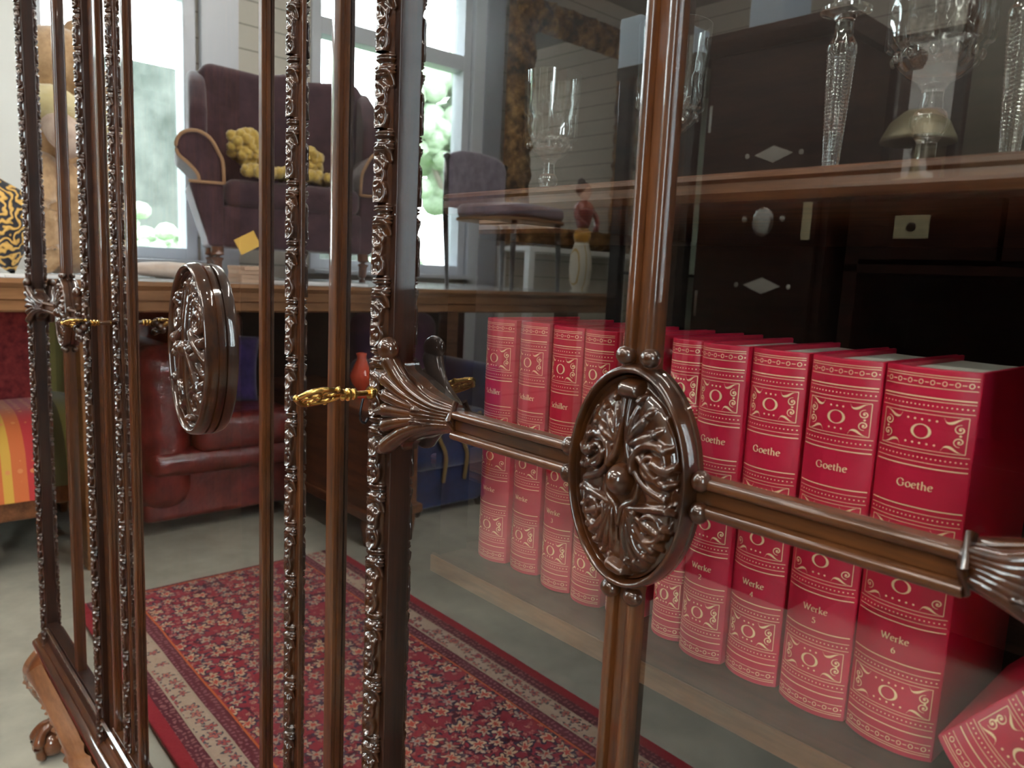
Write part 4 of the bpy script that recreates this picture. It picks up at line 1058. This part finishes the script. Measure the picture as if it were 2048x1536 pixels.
M['olive'] = stripes('olive_upholstery', [(0, (.18, .16, .04)), (.4, (.30, .26, .07)), (.7, (.12, .11, .04))], .22, dots=False)
def armchair(loc, seat_m, back_m, label, w=.60):
    t = thing('upholstered_armchair', label, 'armchair', loc)
    kid(B().box(-.50, .0, -w / 2, w / 2, .20, .28), 'seat_rail', M['chest_wood'], t, (0, 0, 0), bevel=.012)
    P = []
    for i in range(14):
        a = i / 13; row = []
        x = -.50 + .51 * a
        for j in range(13):
            y = -w / 2 + w * j / 12; z = .28 + .30 * (max(0, 1 - (max(0, a - .45) / .55) ** 2.6)) ** .5 * (1 - .10 * (2 * j / 12 - 1) ** 4)
            row.append((x + .02 * (a ** 3), y, z))
        P.append(row)
    g_ = B().grid(P); g_.box(-.49, .005, -w / 2 + .003, w / 2 - .003, .275, .285)
    for sgn, jj in ((-1, 0), (1, 12)):
        side = [P[i][jj] for i in range(14)]; g_.add(side + [(p[0], p[1], .28) for p in side], [(i, i + 1, i + 15, i + 14) for i in range(13)])
    g_.go('seat_cushion', seat_m, t, smooth=True, sharp=50)
    kid(B().box(-.62, -.46, -w / 2, w / 2, .36, .97), 'back', back_m, t, (0, 0, 0), bevel=.05, seg=4)
    for x in (-.55, -.05):
        for y in (-w / 2 + .04, w / 2 - .04): kid(B().tube([(x, y, .21), (x, y, .1), (x, y, 0)], [.028, .022, .016], 10), 'leg', M['chest_wood'], t, (0, 0, 0), smooth=True)
    return t
armchair((-3.17, .30, 0), M['stripe_red'], M['brocade'], 'armchair with red, orange and yellow striped seat at the left edge', .62)
armchair((-3.32, -.265, 0), M['olive'], M['olive'], 'olive yellow striped armchair standing behind the counter leg', .40)

# brocade cushion on the counter, seen directly at the left --------------------
k = N('baroque_brocade'); v = k.coords(); w_ = k.n('TexWave', wave_type='RINGS'); w_.inputs['Scale'].default_value = 12; w_.inputs['Distortion'].default_value = 10; w_.inputs['Detail'].default_value = 1; w_.inputs['Detail Scale'].default_value = 2.2; k.l(v, w_.inputs[0])
k.bsdf(k.ramp(w_.outputs[1], [(.42, (.012, .012, .02)), (.5, (.50, .26, .05)), (.9, (.75, .45, .12))]), .6, bump=w_.outputs[1], bstr=.6, bdist=.004); M['baroque'] = k.m
pillow('baroque_cushion', 'black and gold baroque patterned cushion on the counter at the left edge', (-3.27, .075, 1.316), (.40, .29), (math.radians(-32), math.radians(-12), math.radians(-6)), M['baroque'], .20)

# plush animal on the counter ---------------------------------------------------
M['plush'] = fabric('tan_plush', (.34, .20, .10), (.58, .38, .21), 26, bump=1.0, sheen=.6)
M['cream_silk'] = fabric('cream_silk', (.58, .48, .22), (.80, .72, .48), 7, rough=.45, bump=.6)
M['pink_plush'] = fabric('pale_pink_plush', (.46, .34, .28), (.66, .52, .44), 20, bump=.6)
pl = thing('plush_animal', 'large tan plush animal with a cream silk scarf sitting on the counter', 'toy', (-3.38, -.42, 1.106)); O = (0, 0, 0)
bb = B().ball((0, 0.06, .22), .23, 24, 16, (.9, .95, 1.0)).ball((-.02, .08, .42), .17, 20, 14, (.9, .9, 1.0))
bb.tube(spline([(.10, -.02, .40), (.17, -.06, .25), (.16, -.07, .08), (.18, -.06, .05)], 5), [.07] * 16, 14); bb.tube(spline([(.10, .16, .40), (.17, .18, .25), (.16, .17, .08), (.18, .17, .05)], 5), [.07] * 16, 14)
kid(bb, 'body', M['plush'], pl, O, smooth=True)
bb = B().ball((0, .06, .76), .155, 24, 16, (.95, 1.0, .92)).ball((.05, -.04, .70), .10, 18, 12, (.9, 1.25, .75)); bb.ball((.03, .17, .86), .05, 12, 8, (.6, 1, 1)).ball((-.02, -.02, .90), .05, 12, 8, (.6, 1, 1))
kid(bb, 'head', M['plush'], pl, O, smooth=True)
kid(B().ball((.06, -.165, .715), .035, 14, 10, (.9, .8, .8)).ball((.12, -.02, .79), .014, 10, 8).ball((.10, .12, .80), .014, 10, 8), 'nose_and_eyes', M['black_lacquer'], pl, O, smooth=True)
bb = B(); bb.tube([(.15 * math.cos(a), .05 + .17 * math.sin(a), .575 + .03 * math.sin(2 * a)) for a in np.linspace(0, 2 * PI, 29)[:-1]], [.062 + .012 * math.sin(5 * a) for a in np.linspace(0, 2 * PI, 29)[:-1]], 14, closed=True)
kid(bb, 'scarf', M['cream_silk'], pl, O, smooth=True)
kid(B().tube(spline([(.14, .10, .56), (.20, .08, .48), (.21, .05, .42)], 5), [.05, .055, .06, .06, .06, .055, .05, .045, .045, .04, .03], 12), 'scarf_end', M['pink_plush'], pl, O, smooth=True)

# wing chair on the counter --------------------------------------------------------
M['wing_cloth'] = fabric('dark_plum_upholstery', (.035, .016, .024), (.075, .036, .045), 12, bump=.3)
M['piping'] = plain('tan_piping', (.34, .19, .10), .7)
M['fleece'] = fabric('yellow_fleece', (.42, .27, .05), (.66, .47, .12), 40, bump=1.0, sheen=.7)
wc = thing('wing_chair', 'dark plum wing chair with tan piping standing on the counter', 'chair', (-3.95, -1.555, 1.0905), math.radians(17)); O = (0, 0, 0)
back = [(-.40, .16), (-.40, .62), (-.45, .86), (-.46, 1.02), (-.40, 1.115), (-.26, 1.10), (-.12, 1.085), (0, 1.11), (.12, 1.085), (.26, 1.10), (.40, 1.115), (.46, 1.02), (.45, .86), (.40, .62), (.40, .16)]
bk = B().prism([(y, z) for y, z in back], 'x', -.30, -.12); kid(bk, 'back', M['wing_cloth'], wc, O, bevel=.045, seg=4)
for s_ in (-1, 1):
    wing = [(-.30, .50), (-.30, 1.06), (-.16, 1.06), (-.02, .98), (.06, .84), (.04, .68), (.0, .56)]
    n = len(wing); y0, y1 = s_ * .40, s_ * .485
    kid(B().add([(x, y0, z) for x, z in wing] + [(x, y1, z) for x, z in wing], [(i, (i + 1) % n, (i + 1) % n + n, i + n) for i in range(n)] + [tuple(range(n - 1, -1, -1)), tuple(range(n, 2 * n))]), 'wing', M['wing_cloth'], wc, O, bevel=.03, seg=4)
    # scrolled arm: front outline swept backwards
    arm = [(.34, .46), (.345, .56), (.36, .60), (.40, .67), (.46, .70), (.52, .685), (.55, .64), (.545, .585), (.50, .545), (.46, .50), (.45, .46)]
    kid(B().prism([(s_ * y, z) for y, z in arm], 'x', -.30, .24), 'arm', M['wing_cloth'], wc, O, bevel=.018, seg=3)
    kid(B().tube([(.248, s_ * y, z) for y, z in spline(arm, 3)], .0085, 8), 'piping', M['piping'], wc, O, smooth=True)
    lower = [(.34, .46), (.50, .46), (.47, .36), (.42, .20), (.41, .155), (.34, .155)]
    kid(B().prism([(s_ * y, z) for y, z in lower], 'x', -.30, .24), 'side_panel', M['wing_cloth'], wc, O, bevel=.015, seg=3)
    kid(B().tube([(.25, s_ * .50, .462), (.25, s_ * .34, .462)], .0075, 8), 'piping', M['piping'], wc, O, smooth=True)
kid(B().box(-.28, .25, -.35, .35, .155, .36), 'seat_rail', M['wing_cloth'], wc, O, bevel=.02, seg=3)
kid(B().box(-.22, .27, -.34, .34, .35, .49), 'seat_cushion', M['wing_cloth'], wc, O, bevel=.05, seg=4)
for x in (-.24, .20):
    for y in (-.37, .37): kid(B().tube(spline([(x, y, .17), (x + .01, y, .10), (x - .005, y, .04), (x - .004, y, .002)], 4), [.03] * 5 + [.022] * 4 + [.018] * 4, 10), 'leg', M['mahogany_red'], wc, O, smooth=True)
def fleece(name, c, r, label, seed, lower=0):
    rnd = random.Random(seed); bb = B()
    for _ in range(170):
        a = rnd.uniform(0, 2 * PI); q = rnd.uniform(0, 1) ** .5; z = rnd.uniform(-1, 1)
        bb.ball((r[0] * q * math.cos(a), r[1] * q * math.sin(a), r[2] * z * (1 - q * .5)), rnd.uniform(.016, .032), 7, 5)
    o = bb.go(name, M['fleece'], smooth=True); o.location = c; return tag(o, label, 'fleece')
fleece('yellow_fleece', (-3.80, -1.52, 1.632), (.10, .28, .020), 'yellow fleece spread along the seat of the plum wing chair', 1)
fleece('yellow_fleece', (-3.95, -1.33, 1.76), (.05, .09, .10), 'yellow fleece draped on the left half of the wing chair back', 2)
fleece('yellow_fleece', (-3.95, -1.68, 1.73), (.05, .06, .07), 'small tuft of yellow fleece in the middle of the wing chair back', 4)
M['tag_paper'] = plain('yellow_tag_paper', (.80, .48, .10), .7)
tg = B().box(-.002, .002, -.055, .055, -.04, .04).go('price_tag', M['tag_paper'], bevel=.0008); tg.location = (-3.690, -1.222, 1.27); tg.rotation_euler = (math.radians(-28), 0, 0); tag(tg, 'yellow paper tag tied to the foot of the plum wing chair', 'tag')
M['white_paper'] = plain('white_paper', (.85, .86, .88), .5)
for i, (x, y, w2, d2, a, lab) in enumerate(((-3.12, -.30, .20, .28, 5, 'white paper sheets on the counter in front of the plush animal'), (-3.15, -1.32, .21, .40, -4, 'white paper stack on the counter before the wing chair'), (-3.045, .25, .14, .30, 0, 'white paper sheets on the counter below the baroque cushion'))):
    p_ = B().box(-w2 / 2, w2 / 2, -d2 / 2, d2 / 2, 0, .010).go('paper_stack', M['white_paper'], bevel=.001); p_.location = (x, y, 1.0905); p_.rotation_euler = (0, 0, math.radians(a)); tag(p_, lab, 'paper', 'papers on the display counter')
M['beige_cover'] = plain('beige_book_cover', (.55, .36, .25), .6)
for i in range(4):
    q_ = B().box(-.09, .09, -.06, .06, 0, .017).go('beige_booklet', M['beige_cover'], bevel=.002); q_.location = (-3.22 + .004 * i, -1.02 - .006 * (i % 2), 1.0905 + .0175 * i); q_.rotation_euler = (0, 0, .08 * (i % 3))
    tag(q_, ('bottom', 'second lowest', 'second highest', 'top')[i] + ' beige booklet of the small stack behind the big oval medallion', 'booklet', 'stack of beige booklets')
M['beige_cloth'] = fabric('beige_cloth', (.52, .42, .36), (.66, .56, .50), 10)
fc = B().ball((0, 0, .035), .12, 20, 10, (.9, 1.5, .30)).go('folded_cloth', M['beige_cloth'], smooth=True); fc.location = (-3.55, -.80, 1.091); tag(fc, 'folded beige cloth lying on the counter below the window', 'cloth')

# violet grey side chair on the counter ----------------------------------------------
M['violet_grey'] = fabric('violet_grey_upholstery', (.13, .115, .17), (.24, .21, .28), 16, bump=.3, sheen=.8)
M['brown_trim'] = plain('brown_gimp', (.28, .16, .08), .7)
vc = thing('side_chair', 'violet grey upholstered side chair with dark thin legs at the counter end', 'chair', (-3.42, -2.70, 1.0905), math.radians(-8)); O = (0, 0, 0)
kid(B().prism(rrect(.54, .52, .14, 6), 'z', .400, .480), 'seat', M['violet_grey'], vc, O, bevel=.035, seg=4)
kid(B().prism(rrect(.545, .525, .14, 6), 'z', .385, .402), 'gimp_trim', M['brown_trim'], vc, O, bevel=.003)
bp = [(-.25, .46), (-.255, .72), (-.235, .77), (-.16, .795), (0, .805), (.16, .795), (.235, .77), (.255, .72), (.25, .46)]
kid(B().prism(bp, 'x', -.31, -.255), 'backrest', M['violet_grey'], vc, O, bevel=.022, seg=4)
for s_ in (-1, 1):
    kid(B().tube([(-.285, s_ * .262, .74), (-.28, s_ * .262, .40), (-.26, s_ * .25, .0)], [.015, .017, .011], 10), 'leg', M['black_lacquer'], vc, O, smooth=True)
    kid(B().tube([(.20, s_ * .20, .40), (.21, s_ * .21, .2), (.215, s_ * .215, 0)], [.018, .015, .010], 10), 'leg', M['black_lacquer'], vc, O, smooth=True)
    kid(B().lathe([(.012, .73), (.022, .745), (.022, .755), (.012, .765), (.001, .77)], (-.285, s_ * .262, 0), 12), 'finial', M['black_lacquer'], vc, O, smooth=True)

# porcelain figurine at the counter end -------------------------------------------------
M['porcelain'] = stripes('striped_porcelain', [(0, (.70, .66, .55)), (.45, (.55, .36, .10)), (.6, (.70, .66, .55))], .035, dots=False)
M['ochre'] = plain('ochre_glaze', (.62, .30, .04), .3, coat=.6); M['red_glaze'] = plain('red_glaze', (.20, .03, .03), .3, coat=.6)
M['dark_hair'] = plain('dark_hair', (.02, .012, .012), .5)
M['skin_glaze'] = plain('skin_glaze', (.50, .30, .22), .4, coat=.4)
fg = thing('porcelain_figurine', 'standing porcelain figurine of a person in red jacket, ochre sash and striped gown', 'figurine', (-3.10, -2.985, 1.0905))
kid(B().lathe([(.045, 0), (.05, .006), (.042, .02), (.06, .06), (.068, .14), (.062, .22), (.040, .29), (.03, .31)], O, 24), 'gown', M['porcelain'], fg, O, smooth=True)
kid(B().lathe([(.042, .29), (.05, .31), (.052, .335), (.043, .36), (.032, .375)], O, 24), 'sash', M['ochre'], fg, O, smooth=True)
kid(B().lathe([(.033, .37), (.045, .41), (.058, .46), (.062, .49), (.045, .515), (.02, .53)], O, 24).tube(spline([(0, .055, .49), (.03, .085, .43), (.07, .05, .38)], 5), .016, 10).tube(spline([(0, -.055, .49), (.03, -.085, .43), (.06, -.05, .36)], 5), .016, 10), 'jacket', M['red_glaze'], fg, O, smooth=True)
kid(B().ball((.005, 0, .575), .042, 18, 12, (.9, .85, 1.1)).ball((.046, 0, .573), .007).lathe([(.018, .51), (.016, .54)], O, 12), 'head', M['skin_glaze'], fg, O, smooth=True)
kid(B().ball((-.010, 0, .592), .048, 18, 12, (.95, .98, .95)).ball((-.03, 0, .635), .024, 12, 8), 'hair', M['dark_hair'], fg, O, smooth=True)

# gilt mirror by the west wall -----------------------------------------------------------
k = N('old_gilding'); v = k.coords(); a = k.noise(v, 10, 5, .65)
k.bsdf(k.ramp(a, [(.38, (.025, .014, .006)), (.52, (.24, .12, .04)), (.68, (.55, .33, .12))]), .38, metal=.55, bump=a, bstr=1.0, bdist=.05); M['old_gilding'] = k.m
M['mirror'] = plain('mirror_silver', (.86, .87, .86), .02, metal=1.0)
mr = thing('gilt_mirror', 'tall mirror in a heavy carved gilt frame against the siding wall', 'mirror', (-4.72, -4.55, 1.42)); O = (0, 0, 0)
YA, YB2, ZA, ZB2 = .79, -.79, 0.0, 1.95; fw = .27
fr = []
for (y0, y1, z0, z1, ax_) in ((YA - fw, YA, ZA, ZB2, 'v'), (YB2, YB2 + fw, ZA, ZB2, 'v'), (YB2, YA, ZA, ZA + .17, 'h'), (YB2, YA, ZB2 - fw, ZB2, 'h')):
    n1, n2 = (46, 14) if ax_ == 'v' else (14, 60)
    P = []
    for i in range(n1):
        row = []
        for j in range(n2):
            z = z0 + (z1 - z0) * i / (n1 - 1); y = y0 + (y1 - y0) * j / (n2 - 1)
            t_ = (j / (n2 - 1)) if ax_ == 'v' else (i / (n1 - 1)); s_ = z if ax_ == 'v' else y
            x = .02 + .07 * math.sin(PI * t_) ** .6 + .022 * math.sin(s_ * 38) * math.cos(t_ * 9 + s_ * 11) + .012 * math.sin(s_ * 90 + t_ * 14)
            if t_ in (0, 1): x = .0
            row.append((x, y, z))
        P.append(row)
    fr.append(B().grid(P))
fb = B()
for q_ in fr: fb.add(q_.v, q_.f)
kid(fb, 'carved_frame', M['old_gilding'], mr, O, smooth=True, sharp=60)
kid(B().box(.012, .018, YB2 + fw - .02, YA - fw + .02, ZA + .15, ZB2 - fw + .02), 'mirror_glass', M['mirror'], mr, O)
kid(B().box(-.03, .012, YB2 + .02, YA - .02, ZA + .02, ZB2 - .02), 'backboard', M['chest_wood'], mr, O)
ct_ = thing('console_table', 'grey painted console table carrying the gilt mirror', 'table', (-4.55, -4.55, 0))
kid(B().box(-.22, .2, -.8, .8, 1.36, 1.40), 'table_top', M['wall_grey'], ct_, O, bevel=.006)
for x in (-.18, .16):
    for y in (-.76, .76): kid(B().box(x - .03, x + .03, y - .03, y + .03, 0, 1.36), 'leg', M['wall_grey'], ct_, O, bevel=.004)

# black vitrine, wardrobe and secretary opposite the cabinet ---------------------------------
bv = thing('black_vitrine', 'tall black lacquer vitrine with glass panes opposite the cabinet', 'cabinet', (-2.0, -2.45, 0)); L = Vector((2.0, 2.45, 0))
bb = B()
for x in (-2.20, -1.865):
    for y in (-2.24, -2.68): bb.box(x, x + .055, y, y + .045, 0, 2.02)
bb.box(-2.20, -1.81, -2.68, -2.195, 0, .5).box(-2.21, -1.80, -2.69, -2.185, 2.0, 2.05).box(-2.19, -1.82, -2.67, -2.20, 1.2, 1.212)
kid(bb, 'frame', M['black_lacquer'], bv, L, bevel=.003)
kid(B().box(-2.15, -1.865, -2.215, -2.211, .5, 2.0), 'glass_pane', M['window_glass'], bv, L)
M['pale_green'] = plain('green_light_tint', (.42, .50, .38), .6)  # pale green stands in for greenish light showing through the vitrine
kid(B().box(-2.16, -1.84, -2.672, -2.660, .5, 2.0), 'back_panel', M['pale_green'], bv, L)
M['pale_blue'] = plain('reflection_blue', (.52, .66, .78), .35, coat=.4)  # blue of the blocks that imitate window reflections in glossy tops
for (x, y, w2, h2, lab) in ((-2.165, -2.30, .11, .20, 'pale blue block on the black vitrine in place of a window reflection, left one'), (-2.02, -2.36, .13, .16, 'pale blue block on the black vitrine in place of a window reflection, right one')):
    o = B().box(-w2 / 2, w2 / 2, -.10, .10, 0, h2).go('blue_reflection_block', M['pale_blue'], bevel=.006); o.location = (x, y, 2.051); tag(o, lab, 'box', 'pale blue blocks for window reflections')

wd = thing('wardrobe', 'dark mahogany wardrobe with pale diamond inlays opposite the cabinet', 'wardrobe', (-1.54, -2.5, 0)); L = Vector((1.54, 2.5, 0))
kid(B().box(-1.795, -1.27, -2.76, -2.25, 0.08, 2.03), 'body', M['wardrobe_wood'], wd, L, bevel=.004)
kid(B().prism([(-2.80, 2.10), (-2.20, 2.10), (-2.20, 2.07), (-2.235, 2.03), (-2.80, 2.03)], 'x', -1.797, -1.24), 'cornice', M['wardrobe_wood'], wd, L, bevel=.004)
kid(B().box(-1.797, -1.255, -2.78, -2.23, 0, .09), 'plinth', M['wardrobe_wood'], wd, L, bevel=.004)
dd_ = kid(B().box(-1.77, -1.30, -2.252, -2.228, .12, 1.92), 'door', M['wardrobe_wood'], wd, L, bevel=.003)
o = B().box(-.07, .07, -.10, .10, 0, .17).go('blue_reflection_block', M['pale_blue'], bevel=.006); o.location = (-1.62, -2.42, 2.101); tag(o, 'pale blue block on top of the dark wardrobe in place of a window reflection', 'box', 'pale blue blocks for window reflections')  # block added to imitate the window reflected in the wardrobe's gloss
M['inlay'] = plain('bone_inlay', (.72, .70, .62), .3, coat=.5)
for z in (1.18, 1.65):
    bb = B(); bb.add([(-1.56, -2.2255, z), (-1.485, -2.2255, z + .03), (-1.41, -2.2255, z), (-1.485, -2.2255, z - .03), (-1.56, -2.228, z), (-1.485, -2.228, z + .03), (-1.41, -2.228, z), (-1.485, -2.228, z - .03)], [(0, 1, 2, 3), (7, 6, 5, 4), (0, 4, 5, 1), (1, 5, 6, 2), (2, 6, 7, 3), (3, 7, 4, 0)])
    bb.ball((-1.59, -2.2285, z), .010, 8, 6, (1, .3, 1)).ball((-1.38, -2.2285, z), .010, 8, 6, (1, .3, 1))
    bb.go('diamond_inlay', M['inlay'], dd_)
B().box(-1.352, -1.318, -2.2305, -2.2235, 1.345, 1.475).go('lock_plate', M['brass_pale'], dd_, bevel=.002)
B().ball((-1.57, -2.215, 1.42), .013, 10, 8).ball((-1.42, -2.215, 1.42), .013, 10, 8).ball((-1.50, -2.221, 1.41), .045, 14, 8, (1, .12, 1.2)).go('pull_mount', M['silver'], dd_, smooth=True)
for z in (1.05, 1.75): B().box(-1.765, -1.752, -2.2315, -2.2225, z, z + .10).go('hinge', M['silver'], dd_, bevel=.001)

se = thing('writing_secretary', 'mahogany secretary with brass lock plate on its drawer and a dark open niche', 'secretary', (-.72, -2.6, 0)); L = Vector((.72, 2.6, 0))
bb = B().box(-1.22, -1.17, -2.85, -2.30, 0, 1.50).box(-.25, -.20, -2.85, -2.30, 0, 1.50).box(-1.22, -.20, -2.85, -2.82, 0, 1.50).box(-1.22, -.20, -2.85, -2.30, .60, .66).box(-1.22, -.20, -2.85, -2.30, 1.24, 1.27)
kid(bb, 'carcass', M['wardrobe_wood'], se, L, bevel=.003)
kid(B().box(-1.26, -.16, -2.87, -2.26, 1.50, 1.54), 'top', M['wardrobe_wood'], se, L, bevel=.006)
for x0, x1 in ((-1.165, -.75), (-.735, -.255)):
    d_ = kid(B().box(x0, x1, -2.80, -2.285, 1.285, 1.475), 'drawer', M['wardrobe_wood'], se, L, bevel=.004)
    xc = (x0 + x1) / 2 - (.045 if x0 < -1 else 0)
    B().box(xc - .055, xc + .055, -2.288, -2.281, 1.352, 1.428).go('lock_plate', M['brass_pale'], d_, bevel=.003)
    B().lathe([(.001, -2.2795), (.014, -2.2795), (.016, -2.2815)], (xc, 0, 1.39), 14, axis='y').go('keyhole', M['dark_iron'], d_)
kid(B().box(-1.17, -.25, -2.33, -2.30, .10, .60), 'lower_door', M['wardrobe_wood'], se, L, bevel=.004)
M['olive_panel'] = plain('olive_panel', (.16, .15, .11), .4, coat=.3)
tc_ = thing('tall_bookcase', 'tall dark bookcase with olive panelled doors behind the secretary', 'bookcase', (-.35, -3.3, 0)); L = Vector((.35, 3.3, 0))
kid(B().box(-1.20, .60, -3.50, -3.10, 0, 2.75), 'carcass', M['wardrobe_wood'], tc_, L, bevel=.006)
for x0 in (-1.15, -.56, .03): kid(B().box(x0, x0 + .52, -3.10, -3.085, 1.62, 2.66), 'door', M['olive_panel'], tc_, L, bevel=.006)
# things on the secretary
pm = thing('table_mirror', 'small black framed mirror standing on the secretary', 'mirror', (-1.105, -2.55, 1.541)); O = (0, 0, 0)
kid(B().box(-.125, .125, 0, .03, 0, .03).box(-.125, .125, 0, .03, .50, .53).box(-.125, -.095, 0, .03, 0, .53).box(.095, .125, 0, .03, 0, .53), 'frame', M['black_lacquer'], pm, O, bevel=.003)
kid(B().box(-.10, .10, .008, .014, .02, .51), 'mirror_glass', M['mirror'], pm, O)
def bowl_lamp(x, y, label):
    t = thing('table_lamp', label, 'lamp', (x, y, 1.541))
    B().lathe([(.07, 0), (.07, .012), (.02, .025), (.012, .06), (.012, .14)], O, 20).go('base', M['brass_pale'], t, smooth=True, sharp=40)
    B().lathe([(.001, .245), (.05, .235), (.09, .20), (.115, .15), (.118, .135), (.108, .135), (.08, .19), (.03, .215), (.012, .14)], O, 28).go('lamp_shade', M['brass_pale'], t, smooth=True)
bowl_lamp(-1.06, -2.40, 'brass dome lamp in front of the small black mirror on the secretary')
